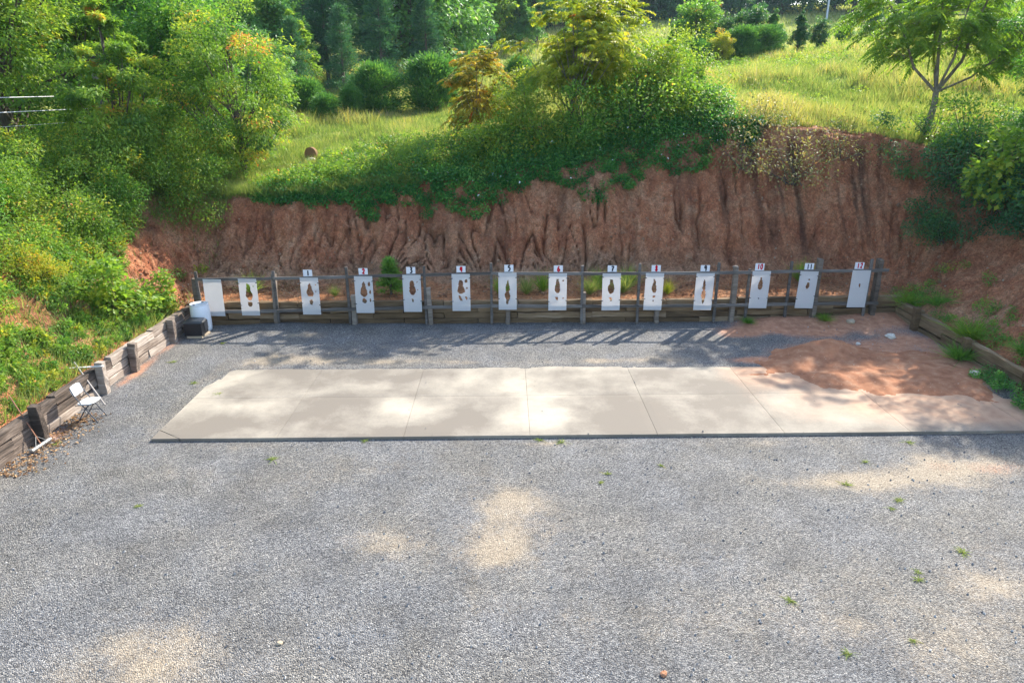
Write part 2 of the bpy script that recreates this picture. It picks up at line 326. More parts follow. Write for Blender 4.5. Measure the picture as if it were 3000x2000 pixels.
def cut_params(x, y):
    d, L, Rr, B = outd(x, y)
    fwid = .12 * L + 1.95 * B + .25 * Rr + (vnoise(np.asarray(x) * .5, np.asarray(y) * .5, 9) - .5) * .35 * (B + .5 * Rr)
    slope = .80 * L + 1.12 * B + .84 * Rr; floor = .57 * L + .70 * B + .52 * Rr
    return d, fwid, slope, floor
def top_z(x, y):
    d, fwid, slope, floor = cut_params(x, y)
    e = np.maximum(d - fwid, 0); prof = slope * np.where(e < .9, e * .72, e * 1.1 - .342)
    z = floor + prof; h = hill(x, y); k = .35
    t = np.clip(.5 + .5 * (h - z) / k, 0, 1); zz = h * (1 - t) + z * t - k * t * (1 - t)
    return zz
def crest_d(x):      # distance behind the back wall at which the cut meets the natural hill
    ds = np.linspace(2, 9, 90); x = np.atleast_1d(x)
    Xg = np.repeat(x[:, None], 90, 1); Yg = YB + ds[None, :] + 0 * Xg
    d, fwid, slope, floor = cut_params(Xg, Yg); e = np.maximum(d - fwid, 0); z = floor + slope * np.where(e < .9, e * .72, e * 1.1 - .342)
    idx = np.argmax(z > hill(Xg, Yg), axis=1); return ds[idx]
def blob(x, y, cx, cy, rx, ry, a=1.0):
    return a * np.exp(-(((x - cx) / rx) ** 2 + ((y - cy) / ry) ** 2))
def ground_z(x, y):
    x = np.asarray(x, float); y = np.asarray(y, float)
    z = -.075 + .075 * sstep(13.6, 16.6, y)
    z = z + blob(x, y, 12.3, 22.0, 3.2, 1.5, .34) + blob(x, y, 12.5, 18, 1.6, 3, .12) + blob(x, y, 8.7, 20.9, 1.3, .45, .14)
    z = z + blob(x, y, -7.3, 20.9, 1.2, .5, .10) + blob(x, y, -4.2, 20.7, 1.6, .4, .05)
    z = z + (fbm(x * .6, y * .6, 2) - .5) * .05 * sstep(.4, 1.2, np.maximum(np.maximum(13.1 - y, y - 17.6), np.maximum(-8.0 - x, x - 12.1)))
    return z
def sand_mask(x, y):
    s = 0
    for a in [(-1.9, 9.6, .75, .5, .75), (-.07, 10.9, .8, .55, .6), (-.1, 10.0, .75, .8, .85), (-.25, 9.3, .5, .5, .65), (-4.9, 7.0, 1.3, .8, .8), (-.3, 8.1, .5, .35, .4), (8.1, 11.7, 1.6, .55, 1.0), (6.8, 11.4, .8, .35, .8),
              (9.4, 12.2, 1.1, .5, .8), (5.6, 11.4, .9, .22, .6), (7.3, 8.5, .8, .35, .6), (-5.8, 17.95, 1.7, .38, 1.0), (-3.3, 17.8, 1.6, .22, .75), (2.7, 17.75, 1.6, .2, .65), (4.6, 17.8, 1.2, .28, .8), (-.3, 17.65, 2.5, .15, .45), (-7.0, 17.6, .6, .7, .5), (.7, 13.05, .7, .12, .5),
              (-8.0, 15.6, .28, 2.3, .5), (-4.5, 13.0, 4, .15, .2), (-6.5, 20.1, .8, .25, .5), (6.3, 13.0, 3.5, .16, .45), (-9.9, 16.9, .4, .3, .55), (3, 8, 3, 1.4, .22), (6, 7.4, 1.6, 1.0, .38), (-3, 12, 3, .6, .18), (9, 9, 3, 2, .25), (-7, 12, 1.2, .5, .2)]:
        s = s + blob(x, y, *a)
    return np.clip(s + (fbm(x * 1.3, y * 1.3, 21) - .5) * 1.1 * np.minimum(1, .2 + s * 1.6), 0, 1.2)
def clay_mask(x, y):
    s = 0
    for a in [(8.6, 20.7, 1.5, .7, 1.0), (7.0, 20.0, .9, .5, .7), (9.2, 20.0, 1.0, .4, .5), (12.3, 21.3, 2.0, 1.3, .8), (11.8, 19.0, 1.2, .6, .45), (11.9, 16.8, 1.2, 1.4, .9), (6.6, 17.7, .9, .3, .7), (9.5, 18.4, 2.0, .8, .9), (9.3, 11.95, 1.2, .4, .45), (-10.1, 17.0, .22, 1.0, .7), (-10.2, 19, .2, 1.2, .5), (-10.1, 13.6, .3, .5, .6), (10.5, 20.5, 2.2, .9, .5)]:
        s = s + blob(x, y, *a)
    return np.clip(s + (fbm(x * 1.9, y * 1.9, 31) - .5) * .5 * np.minimum(1, .2 + s * 2), 0, 1.2)
def axis(f0, f1, step, lo, hi, grow=1.3):
    a = list(np.arange(f0, f1 + 1e-6, step)); s = step
    while a[-1] < hi: s *= grow; a.append(min(a[-1] + s, hi))
    b = []; s = step; v = f0
    while v > lo: s *= grow; v = max(v - s, lo); b.append(v)
    return np.array(b[::-1] + a)
def grid_faces(nx, ny, keep=None):
    i, j = np.meshgrid(np.arange(nx - 1), np.arange(ny - 1), indexing='ij'); a = (i * ny + j)
    F = np.stack([a, a + ny, a + ny + 1, a + 1], -1).reshape(-1, 4)
    return F if keep is None else F[keep.reshape(-1)]

# ground (gravel) sheet
gx = axis(-11.4, 13.6, .13, -2500, 2500, 1.35); gy = axis(5.0, 22.4, .13, -2500, 2500, 1.35)
X, Y = np.meshgrid(gx, gy, indexing='ij'); Z = ground_z(X, Y)
near = (X > -30) & (X < 30) & (Y > -10) & (Y < 24)
Z = np.where(near, Z, -.09)
Z = np.where(Y > 21.45, np.minimum(Z, .05), Z)
slabz = (X > -7.6) & (X < 11.75) & (Y > 13.5) & (Y < 17.2); Z = np.where(slabz, np.minimum(Z, -.12), Z)
me = mk_mesh('ground', np.stack([X, Y, Z], -1), grid_faces(len(gx), len(gy)), {'sand': ('POINT', np.where(near, sand_mask(X, Y), 0)), 'clay': ('POINT', np.where(near, clay_mask(X, Y), 0))}, True)
g = obj('ground', me, M_GRAVEL); g['kind'] = 'structure'; g['label'] = 'grey gravel yard with sandy worn patches'

# cut bank (fine mesh around the yard)
dl = np.concatenate([np.arange(.02, 6.6, .06), np.arange(6.6, 8.3, .15)])
U = []   # (x0,y0,nx,ny,s)
for y in np.arange(6, YB, .13): U.append((XL, y, -1, 0, y - YB))
for a in np.linspace(0, 90, 120): U.append((XL, YB, -math.cos(R(a)), math.sin(R(a)), a / 90 * 5))
for x in np.arange(XL + .05, XR, .05): U.append((x, YB, 0, 1, 5 + x - XL))
SB = 5 + XR - XL
for a in np.linspace(0, 90, 150): U.append((XR, YB, math.sin(R(a)), math.cos(R(a)), SB + a / 90 * 7))
for y in np.arange(YB - .08, 6, -.1): U.append((XR, y, 1, 0, SB + 7 + YB - y))
U = np.array(U); nu, nd = len(U), len(dl)
X = U[:, 0:1] + U[:, 2:3] * dl; Y = U[:, 1:2] + U[:, 3:4] * dl; S = np.repeat(U[:, 4:5], nd, 1)
Z = top_z(X, Y); d, fwid, slope, floor = cut_params(X, Y); e = d - fwid
dc = np.clip((hill(X, Y) - floor) / np.maximum(slope, .1), 1.2, 6); t = e / dc
Bm = sstep(1.5, 5.5, S) * (1 - sstep(SB - 3.5, SB + 1.5, S)); Rm = sstep(SB - 4, SB, S); Lm = 1 - sstep(1.5, 5.5, S)
fine = fbm(X * 3, Y * 3, 5) - .5
# gullies that gather several rills each, debris cones between
sp = 1.36; k = np.floor(S / sp); ck = (k + .5 + (hashf(k, 0 * k, 3) - .5) * .45) * sp
du = S - ck + (vnoise(t * 3.2 + k * 5, k, 6) - .5) * .35
q = du / (.68 * (.16 + .95 * sstep(0, .62, t)))
rid = (1 - np.abs(2 * vnoise(q * 2.9 + k * 17 + (fbm(S * 6, t * 9, 15) - .5) * .5, t * 2.6 + k, 8) - 1)) ** 11
env = sstep(.08, .28, t) * (1 - sstep(.70, .95, t))
cone = sstep(.15, 1, np.abs(du) / .68) * (1 - sstep(.05, .52, t)) * sstep(-.2, .12, t)
dispB = -.42 * rid * env + .36 * cone
# deep parallel rills to the right
ws = S * 2.6 + (fbm(S * 1.1, t * 3.2, 14) - .5) * 2.6
pat = sstep(.34, .58, fbm(S * .5, t * .9, 30))
rid = rid * (.3 + .7 * pat)
rid2 = (.25 + .75 * pat) * (1 - np.abs(2 * vnoise(ws + (fbm(S * 6, t * 9, 16) - .5) * .5, t * 1.6, 12) - 1)) ** 8
env2 = sstep(.10, .22, t) * (1 - sstep(.62, .9, t))
wr = sstep(5 + 13.0, 5 + 16.5, S)
mod = sstep(.25, .6, fbm(S * 1.7, t * 4.5, 29))
disp = dispB * Bm * (1 - wr) * (.5 + .6 * mod) * (.45 + .55 * sstep(8, 12, S)) - .48 * mod * rid2 * env2 * wr * np.maximum(Bm, .35 * Rm)
rid3 = (1 - np.abs(2 * vnoise(S * 1.9 + t * .6, t * .8, 19) - 1)) ** 4
disp = disp - .12 * rid3 * sstep(.05, .2, t) * (1 - sstep(.75, 1.0, t)) * (Rm + .6 * Lm)
slm = sstep(-.1, .15, t) * (1 - sstep(.95, 1.15, t))
fold = (fbm(S * .5, t * 1.3, 27) - .5) * .35 * slm + (fbm(S * 1.3, Z * 1.5, 28) - .5) * .34 * slm
rough = (fbm(X * 7 + Z * 3, Y * 7 + Z * 5, 45, 3) - .5)
disp = disp + fine * (.10 + .16 * slm) + fold + rough * (.05 + .11 * slm)
X2 = X - U[:, 2:3] * disp * .7; Y2 = Y - U[:, 3:4] * disp * .7; Z2 = Z + disp * .6
edge = sstep(7.9, 8.25, dl)[None, :]; Z2 = Z2 - edge * .9
tanm = np.clip(sstep(.5, .0, t) * .8 * sstep(-.3, .1, t) * Bm + (fbm(S * .4, t * 2, 33) - .45) * 1.6, 0, .85)
# sandy, orange apron behind the wall
tanm = tanm * np.where(t < 0.02, .35, 1.0)
strk = np.clip((fbm(S * 3.2 + (fbm(S, t * 3, 46) - .5) * 1.5, t * 1.6, 41) - .47) * 3.4, 0, 1) * sstep(.15, .4, t) * (1 - sstep(.85, 1, t)) * (.45 + .55 * sstep(5 + 15, 5 + 19, S) * (1 - sstep(SB + 1, SB + 4, S)))
me = mk_mesh('cut_bank', np.stack([X2, Y2, Z2], -1), grid_faces(nu, nd), {'tan': ('POINT', tanm), 'streak': ('POINT', strk), 'apron': ('POINT', .8 * sstep(.10, -.02, t + (fine * .25)) * Bm)}, True)
bk = obj('cut_bank', me, M_BANK); bk['kind'] = 'structure'; bk['label'] = 'eroded red clay bank cut into the hillside around the yard'
BX, BY, BZ = X2, Y2, Z2

# hillside
hx = axis(-26, 44, .5, -700, 700, 1.18); hy = axis(4, 66, .5, -60, 900, 1.15)
X, Y = np.meshgrid(hx, hy, indexing='ij'); Z = hill(X, Y); d = outd(X, Y)[0]
side = sstep(9, 3, Y) ; Z = Z * (1 - side) + np.where(side > 0, -.3, 0) * side     # sinks to the yard level behind the camera
Z = np.where(d < 8.6, np.minimum(Z, top_z(X, Y)) - 1.15 * (1 - sstep(7.2, 8.6, d)), Z)
inside = (X > XL - .3) & (X < XR + .3) & (Y < YB + .3)
kf = ~(inside[:-1, :-1] | inside[1:, 1:] | inside[1:, :-1] | inside[:-1, 1:])
dirt = np.clip(blob(X, Y, -9.2, 28.6, 1.4, 1.6, 1.2) + blob(X, Y, -7.6, 28.2, 1.5, .8, .8) + np.where(d < 7.6, .5, 0) + sstep(36, 22, X * 0 + Y) * .0, 0, 1)
me = mk_mesh('hillside', np.stack([X, Y, Z], -1), grid_faces(len(hx), len(hy), kf), {'dirt': ('POINT', dirt)}, True)
hs = obj('hillside', me, M_HILL); hs['kind'] = 'structure'; hs['label'] = 'grassy hillside rising behind the cut bank to a wooded ridge'

# ------------------------------------------------------------------ concrete slab of jointed panels
slab = bpy.data.objects.new('concrete_slab', None); COL.objects.link(slab); slab.location = (0, 13.30, 0); slab.rotation_euler = (0, 0, R(.42))
slab['kind'] = 'structure'; slab['label'] = 'long pale concrete slab laid in two rows of panels'
jx = [-7.84, -5.13, -2.37, .38, 3.16, 5.94, 8.70, 11.42, 12.15]; jy = [0.0, 2.12, 4.12]
def dust_mask(x, y):
    s = blob(x, y, .2, 15.6, 1.5, 1.0, .5) + blob(x, y, -1.0, 16.3, 1.6, .5, .35) + blob(x, y, -6.8, 16.6, 1.0, .7, .5) + blob(x, y, -5.8, 14.9, 1.6, .5, .35) + blob(x, y, 1.0, 14.0, .9, .7, .4) + blob(x, y, 7.5, 15.2, 1.6, .6, .45) + blob(x, y, 8.4, 14.3, 1.6, .6, .3) + blob(x, y, 3.4, 17.2, 3, .25, .5) + blob(x, y, -2.2, 14.6, 1.2, .5, .3)
    return np.clip(s + (fbm(x * .9, y * .9, 51) - .5) * .5, 0, 1.2)
def slab_clay(x, y):
    s = blob(x, y, 9.4, 16.5, 2.6, 1.3, 1.1) + blob(x, y, 11.8, 15.6, 1.5, 2.2, .95) + blob(x, y, 10.6, 14.4, 1.8, .9, .5) + blob(x, y, 7.0, 16.8, 1.1, .8, .75) + blob(x, y, 8.8, 14.6, 2.6, .9, .5)
    return np.clip(s + (fbm(x * 1.7, y * 1.7, 61) - .5) * .55 * np.minimum(1, .15 + s * 2), 0, 1)
def panel(poly=None, x0=0, x1=0, y0=0, y1=0, nx=18, ny=14, mats=None):
    xs = np.linspace(x0 + .0035, x1 - .0035, nx); ys = np.linspace(y0 + .0035, y1 - .0035, ny); Xp, Yp = np.meshgrid(xs, ys, indexing='ij')
    b = .012; edge = np.minimum(np.minimum(Xp - x0, x1 - Xp), np.minimum(Yp - y0, y1 - Yp)); Zp = np.where(edge < .005, -.006, 0.0) + (fbm(Xp * .8, Yp * .8, 71) - .5) * .008
    xs2 = np.copy(xs); V = np.stack([Xp, Yp, Zp], -1).reshape(-1, 3); F = [grid_faces(nx, ny)]
    ring = [i * ny for i in range(nx)] + [(nx - 1) * ny + j for j in range(1, ny)] + [i * ny + ny - 1 for i in range(nx - 2, -1, -1)] + [j for j in range(ny - 2, 0, -1)]
    low = V[ring].copy(); low[:, 2] = -.16; n0 = len(V); V = np.concatenate([V, low]); n = len(ring)
    F.append(np.array([(ring[i], n0 + i, n0 + (i + 1) % n, ring[(i + 1) % n]) for i in range(n)]))
    wy = V[:, 1] + 13.30
    return mk_mesh('panel', V, [np.concatenate(F)], {'dust': ('POINT', dust_mask(V[:, 0], wy)), 'clay': ('POINT', slab_clay(V[:, 0], wy))}, False)
for r_ in range(2):
    for i in range(len(jx) - 1):
        x0 = jx[i]; 
        if r_ == 0 and i == 0:      # broken front corner: this panel loses a triangle, a second panel fills it
            P0 = panel(None, x0, jx[1], jy[0], jy[1]); co = np.array([v.co[:] for v in P0.vertices])
            lim = (co[:, 0] - x0) / .62 + co[:, 1] / .42
            mv = lim < 1; co[mv, 1] = np.maximum(co[mv, 1], (1 - (co[mv, 0] - x0) / .62) * .42 + .006); P0.vertices.foreach_set('co', co.astype(np.float32).ravel()); P0.update()
            obj('panel', P0, M_CONC, slab)
            tri = np.array([(x0 + .006, .006, -.006), (x0 + .60, .006, -.006), (x0 + .006, .405, -.006)]); V = np.concatenate([tri, tri - (0, 0, .15)])
            tme = mk_mesh('panel', V, [np.array([(0, 1, 2)]), np.array([(0, 3, 4, 1), (1, 4, 5, 2), (2, 5, 3, 0)])], {'dust': ('POINT', np.zeros(6)), 'clay': ('POINT', np.zeros(6))})
            obj('panel', tme, M_CONC, slab)
        else:
            obj('panel', panel(None, x0, jx[i + 1], jy[r_], jy[r_ + 1]), M_CONC, slab)
bed = MB().add([(jx[0] + .01, .01, -.022), (jx[-1] - .01, .01, -.022), (jx[-1] - .01, 4.11, -.022), (jx[0] + .01, 4.11, -.022)], [(0, 1, 2, 3)]).mesh('joint_filler')
obj('joint_filler', bed, M_JOINT, slab)

# washed-out sand on the slab
sx = np.arange(5.0, 12.9, .06); sy = np.arange(14.3, 20.2, .06); X, Y = np.meshgrid(sx, sy, indexing='ij')
Hs = blob(X, Y, 8.9, 18.15, 1.0, .5, .50) + blob(X, Y, 9.9, 17.5, 1.5, .55, .16) + blob(X, Y, 7.9, 17.55, 1.1, .4, .12) + blob(X, Y, 9.1, 16.5, 1.9, .85, .12) + blob(X, Y, 10.7, 16.0, 1.4, 1.0, .095) + blob(X, Y, 7.6, 17.0, .9, .5, .06) + blob(X, Y, 11.8, 16.8, .8, 1.3, .12) + blob(X, Y, 10.2, 15.5, .7, .3, .04) + blob(X, Y, 8.2, 16.4, .8, .25, .05)
Hs = Hs + (fbm(X * 1.5, Y * 1.5, 81) - .5) * .15 + (fbm(X * 6, Y * 6, 82) - .5) * .05 - .06
base = np.where((Y > 13.3) & (Y < 17.46), .004, ground_z(X, Y)); Zs = base + np.maximum(Hs, -.03)
me = mk_mesh('sand', np.stack([X, Y, Zs], -1), grid_faces(len(sx), len(sy), (np.maximum(Hs[:-1, :-1], Hs[1:, 1:]) > -.028)), None, True)
tag(obj('sand', me, M_SAND), 'red sand washed over the end of the concrete slab in a low heap', None, None, 'stuff')

# ------------------------------------------------------------------ timber walls
def timber_mesh(L, h, dp, seed, jit=.008): return box_me('timber', L, dp, h, .018, 6, jit, seed)
def wall(name, label, ax, runs, courses, h, dp, z0, mat, seed):
    """ax: 'x' or 'y' run direction; runs: list of breakpoints along the run; returns the wall Empty"""
    root = thing(name, label, 'retaining wall')
    r = random.Random(seed)
    for ci in range(courses):
        bp = list(runs[ci % len(runs)])
        for a, b in zip(bp[:-1], bp[1:]):
            L = b - a - r.uniform(.008, .03); me = timber_mesh(L, h * r.uniform(.93, .985), dp * r.uniform(.92, 1.05), r.randint(0, 9999)); mid = (a + b) / 2
            off = r.uniform(-.025, .025)
            z = z0(mid) + h * (ci + .5)
            tilt = r.uniform(-.008, .008)
            if ax == 'x': obj('timber', me, mat, root, (mid, root_y + off, z), (r.uniform(-.03, .03), tilt, r.uniform(-.006, .006)))
            else: obj('timber', me, mat, root, (root_x + off, mid, z), (r.uniform(-.03, .03), tilt, R(90) + r.uniform(-.006, .006)))
    return root
def post(parent, x, y, z0, h, w=.16, d=.16, mat=None, rx=0, ry=0, rz=0, seed=0, jit=.006):
    V, Q, T = cbox(h, w, d, .014, 5, jit, seed); V = np.column_stack([-V[:, 2], V[:, 1], V[:, 0]]); V[:, 2] += h / 2
    return obj('post', MB().add(V, Q, T).mesh('post'), mat, parent, (x, y, z0), (rx, ry, rz))
root_x = -10.42
lw = wall('timber_wall', 'weathered stacked timber retaining wall with the white folding chair and broom', 'y', [(9.9, 11.5, 13.45, 15.75, 18.2, 20.2, 21.5), (9.9, 12.6, 15.0, 17.2, 19.4, 21.5), (9.9, 12.0, 14.1, 16.4, 18.6, 20.6, 21.5)], 3, .235, .2, lambda s: float(ground_z(-10.3, s)) - .03, M_TIE, 3)
for y, hh, rx, ry in [(19.45, .74, .02, -.04), (17.2, .80, -.03, -.10), (15.75, .84, .02, -.03), (13.3, .86, .03, -.03), (11.2, .85, 0, 0)]:
    post(lw, -10.22, y, float(ground_z(-10.2, y)) - .06, hh + .06, .17, .2, M_TIE, rx, -ry * .5, 0, int(y * 10))
root_y = 21.26
bw = wall('timber_wall', 'low timber retaining wall running behind the row of white targets', 'x', [(-10.5, -8.2, -5.9, -3.5, -1.1, 1.3, 3.7, 6.1, 8.4, 10.4, 12.6), (-10.5, -9.2, -6.9, -4.5, -2.2, .2, 2.6, 5.0, 7.3, 9.6, 12.6)], 4, .192, .2, lambda s: float(ground_z(s, 21.2)) * .3 - .02, M_TIEB, 8)
# wall posts standing in front of it (some cut off low, some taller than the target rail)
for x, hh, w, rx, ry in [(-10.12, 1.58, .15, .0, .03), (-7.62, 1.62, .16, .0, .05), (-5.08, .98, .17, .02, .02), (-2.62, 1.22, .17, .0, -.03), (-.12, .66, .17, 0, 0), (2.30, 1.04, .18, 0, 0), (4.68, .60, .19, 0, 0), (7.10, 1.86, .19, 0, 0), (9.72, 2.08, .21, 0, 0), (11.62, 2.06, .25, 0, 0)]:
    post(bw, x, 21.085, float(ground_z(x, 21.05)) - .08, hh + .08 - float(ground_z(x, 21.05)) * (hh > 1.7), w, .14, M_POSTW, rx, ry, 0, int(x * 7 + 100), .007)
root_x = 12.52
rw = wall('timber_wall', 'low brown timber retaining wall half hidden by weeds below the bare bank', 'y', [(9.8, 12.2, 14.7, 17.4, 19.9, 21.5), (9.8, 11.0, 13.5, 16.0, 18.6, 21.5)], 3, .2, .2, lambda s: 0.0 + .11 * float(sstep(17, 21.5, s)), M_TIEB, 12)
for y, hh in [(19.85, .74), (17.4, .62), (15.05, .64), (12.6, .62)]:
    post(rw, 12.34, y, float(ground_z(12.3, y)) - .12, hh + .1, .2, .17, M_TIEB, 0, -.02, 0, int(y * 13))

# ------------------------------------------------------------------ target stand, sheets and numbers
TX = [-9.44, -8.33, -6.38, -4.67, -3.15, -1.60, -.13, 1.455, 3.15, 4.51, 6.10, 7.86, 9.36, 11.0]
TZ = [1.59, 1.60, 1.62, 1.66, 1.69, 1.71, 1.74, 1.71, 1.70, 1.70, 1.69, 1.74, 1.73, 1.75]
def railz(x): return float(np.interp(x, TX, TZ)) + .03
FY = 21.0
stand = thing('target_stand', 'long grey post and rail frame holding the row of white target sheets', 'target frame')
PX = [(-9.97, 1.82), (-7.53, 1.82), (-5.22, 1.93), (-2.76, 1.93), (-.65, 2.04), (2.25, 1.94), (4.05, 1.99), (6.52, 2.01), (7.53, 1.79), (8.80, 2.03), (11.32, 2.08)]
for i, (x, h) in enumerate(PX):
    z0 = float(ground_z(x, FY)) - .05
    post(stand, x, FY + .012, z0, h - z0, .075, .085, M_RAIL, random.uniform(-.012, .012), random.uniform(-.012, .012), 0, 300 + i, .003)
def rail(x0, x1, dz, hgt=.09, over=0.0, seed=0, yy=0.0):
    za, zb = railz(x0) + dz, railz(x1) + dz; L = math.hypot(x1 - x0, zb - za)
    obj('rail', box_me('rail', L - .008, .038, hgt, .005, 6, .0035, seed), M_RAIL, stand, ((x0 + x1) / 2, FY - .051 + yy, (za + zb) / 2), (0, -math.atan2(zb - za, x1 - x0), 0))
tb = [-9.93, -7.53, -5.22, -2.76, -.65, 2.25, 4.05, 6.52, 8.80, 11.86]
for i in range(len(tb) - 1): rail(tb[i], tb[i + 1], -.045, .095, 0, 400 + i)
bb = [-9.62, -7.53, -5.22, -2.76, -.65, 2.25, 4.05, 6.52, 8.80, 11.72]
for i in range(len(bb) - 1): rail(bb[i], bb[i + 1], -1.115, .1, 0, 430 + i)

HOLES = [
 [],
 [[(.13, .45, .5), (.17, .4, .6), (.22, .42, .62), (.3, .38, .62), (.4, .34, .7), (.47, .33, .72), (.53, .4, .68), (.58, .48, .62)], [(.62, .42, .6), (.66, .4, .66), (.72, .4, .64), (.76, .45, .58)], [(.19, .77, .82), (.22, .78, .83)]],
 [[(.14, .48, .5), (.17, .44, .56), (.23, .4, .6), (.3, .38, .62), (.36, .32, .66), (.42, .3, .68), (.47, .36, .66), (.5, .4, .66)], [(.58, .5, .6), (.64, .42, .62), (.7, .44, .6), (.73, .5, .58)], [(.17, .8, .85), (.21, .81, .84)], [(.35, .78, .84), (.4, .79, .83)]],
 [[(.14, .5, .52), (.18, .42, .58), (.25, .4, .6), (.32, .36, .62), (.4, .32, .68), (.47, .3, .68), (.52, .36, .62), (.56, .45, .55)], [(.15, .78, .82), (.2, .72, .86), (.25, .74, .86), (.27, .78, .84)], [(.37, .8, .86), (.43, .78, .88), (.48, .8, .87)], [(.59, .44, .52), (.63, .38, .6), (.69, .36, .62), (.73, .45, .56)], [(.6, .78, .84), (.66, .78, .86), (.7, .8, .84)]],
 [[(.15, .42, .58), (.2, .4, .6), (.28, .38, .64), (.36, .36, .7), (.44, .34, .72), (.5, .4, .66), (.54, .48, .58)], [(.64, .44, .54), (.68, .46, .58), (.73, .5, .56)], [(.17, .78, .84), (.21, .76, .8)], [(.38, .8, .84), (.41, .79, .83)]],
 [[(.16, .42, .52), (.2, .38, .6), (.25, .38, .62), (.33, .36, .62), (.4, .32, .7), (.46, .3, .72), (.5, .36, .68), (.53, .42, .55)], [(.14, .76, .82), (.18, .7, .88), (.23, .74, .86)], [(.35, .8, .86), (.4, .76, .88)], [(.57, .36, .42), (.62, .34, .5), (.68, .4, .56), (.72, .45, .58)], [(.6, .72, .8), (.66, .74, .84), (.7, .78, .82)]],
 [[(.19, .5, .54), (.24, .48, .56), (.3, .44, .58), (.38, .4, .62), (.45, .38, .64), (.5, .42, .58), (.56, .34, .62), (.63, .36, .64), (.7, .4, .6), (.76, .42, .56), (.82, .4, .54), (.85, .44, .5)]],
 [[(.15, .42, .58), (.19, .4, .55), (.26, .4, .6), (.34, .36, .62), (.43, .35, .64), (.5, .38, .6), (.53, .45, .55)], [(.17, .74, .84), (.22, .76, .82)], [(.63, .36, .5), (.68, .4, .54), (.72, .45, .52)], [(.65, .76, .84), (.69, .78, .84)]],
 [[(.16, .44, .56), (.2, .4, .58), (.26, .42, .6), (.3, .38, .62), (.36, .3, .66), (.43, .3, .68), (.5, .36, .62), (.55, .44, .5)], [(.64, .4, .5), (.7, .44, .58), (.75, .48, .55)]],
 [[(.16, .42, .5), (.22, .44, .58), (.3, .42, .58), (.38, .36, .62), (.45, .38, .66), (.52, .46, .62)], [(.6, .48, .6), (.66, .45, .58)], [(.72, .46, .56), (.77, .48, .55)]],
 [[(.17, .46, .5), (.25, .42, .54), (.33, .42, .56), (.4, .38, .56), (.46, .44, .54), (.5, .38, .58), (.58, .36, .6), (.65, .38, .6), (.7, .44, .56), (.75, .42, .56), (.8, .46, .54), (.83, .48, .52)]],
 [[(.16, .46, .54), (.22, .46, .56), (.3, .4, .62), (.38, .36, .64), (.45, .36, .62), (.49, .44, .54)], [(.71, .46, .52), (.75, .47, .53)]],
 [[(.2, .5, .57), (.24, .52, .58)], [(.3, .48, .58), (.37, .42, .62), (.43, .42, .6), (.47, .48, .52)]],
 [[(.35, .48, .53), (.4, .46, .54), (.46, .49, .53)]],
]
def sheet_mesh(holes, W, Hh, seed):
    r = random.Random(seed); outer = []
    for i in range(6): outer.append((-W / 2 + W * i / 6, 0))
    for i in range(10): outer.append((W / 2, -Hh * i / 10))
    for i in range(6): outer.append((W / 2 - W * i / 6, -Hh))
    for i in range(10): outer.append((-W / 2, -Hh + Hh * i / 10))
    loops = [outer]
    for hl in holes:
        vs = [h[0] for h in hl]; L = []; Rr = []
        n = max(3, int((vs[-1] - vs[0]) / .018))
        for i in range(n + 1):
            v = vs[0] + (vs[-1] - vs[0]) * i / n; a = float(np.interp(v, vs, [h[1] for h in hl])); b = float(np.interp(v, vs, [h[2] for h in hl]))
            ja = r.uniform(-.022, .022); jb = r.uniform(-.022, .022)
            if b + jb - a - ja < .03: ja = jb = 0
            L.append(((a + ja - .5) * W, -(v + r.uniform(-.004, .004)) * Hh)); Rr.append(((b + jb - .5) * W, -(v + r.uniform(-.004, .004)) * Hh))
        loops.append(L + Rr[::-1])
    pts = [p for l in loops for p in l]; tri = tessellate_polygon([[Vector((p[0], p[1], 0)) for p in l] for l in loops])
    n = len(pts); bow = lambda x, z: .010 * math.sin((x / W + .5) * 3.1) * math.sin(-z / Hh * 3.1)
    th = .005
    V = [(x, -bow(x, z), z) for x, z in pts] + [(x, th - bow(x, z), z) for x, z in pts]
    T = [tuple(t) for t in tri] + [tuple(n + i for i in t[::-1]) for t in tri]; Q = []; o = 0
    for l in loops:
        k = len(l); Q += [(o + i, o + (i + 1) % k, n + o + (i + 1) % k, n + o + i) for i in range(k)]; o += k
    return mk_mesh('target_sheet', V, [np.array(T), np.array(Q)])
slabels = ['blank unpierced white target sheet hanging behind the plastic drum', 'torn white target sheet without a number, next to the blank one'] + [None] * 12
descr = {1: 'torn open in an hourglass shape', 2: 'with several ragged holes', 3: 'with a bell shaped hole and a small one below', 4: 'with two wide torn holes and side holes', 5: 'with one tall narrow torn slot', 6: 'with four scattered ragged holes', 7: 'with a rounded hole above a small one', 8: 'hanging crooked with a narrow torn middle', 9: 'with a long slim torn slot', 10: 'with one medium torn hole', 11: 'with a small triangular hole', 12: 'with only a tiny hole'}
pegme = MB().add(*tube([(0, 0, 0), (.05, -.012, .004), (.105, -.02, 0)], [.011, .013, .008], 6)).mesh('peg')
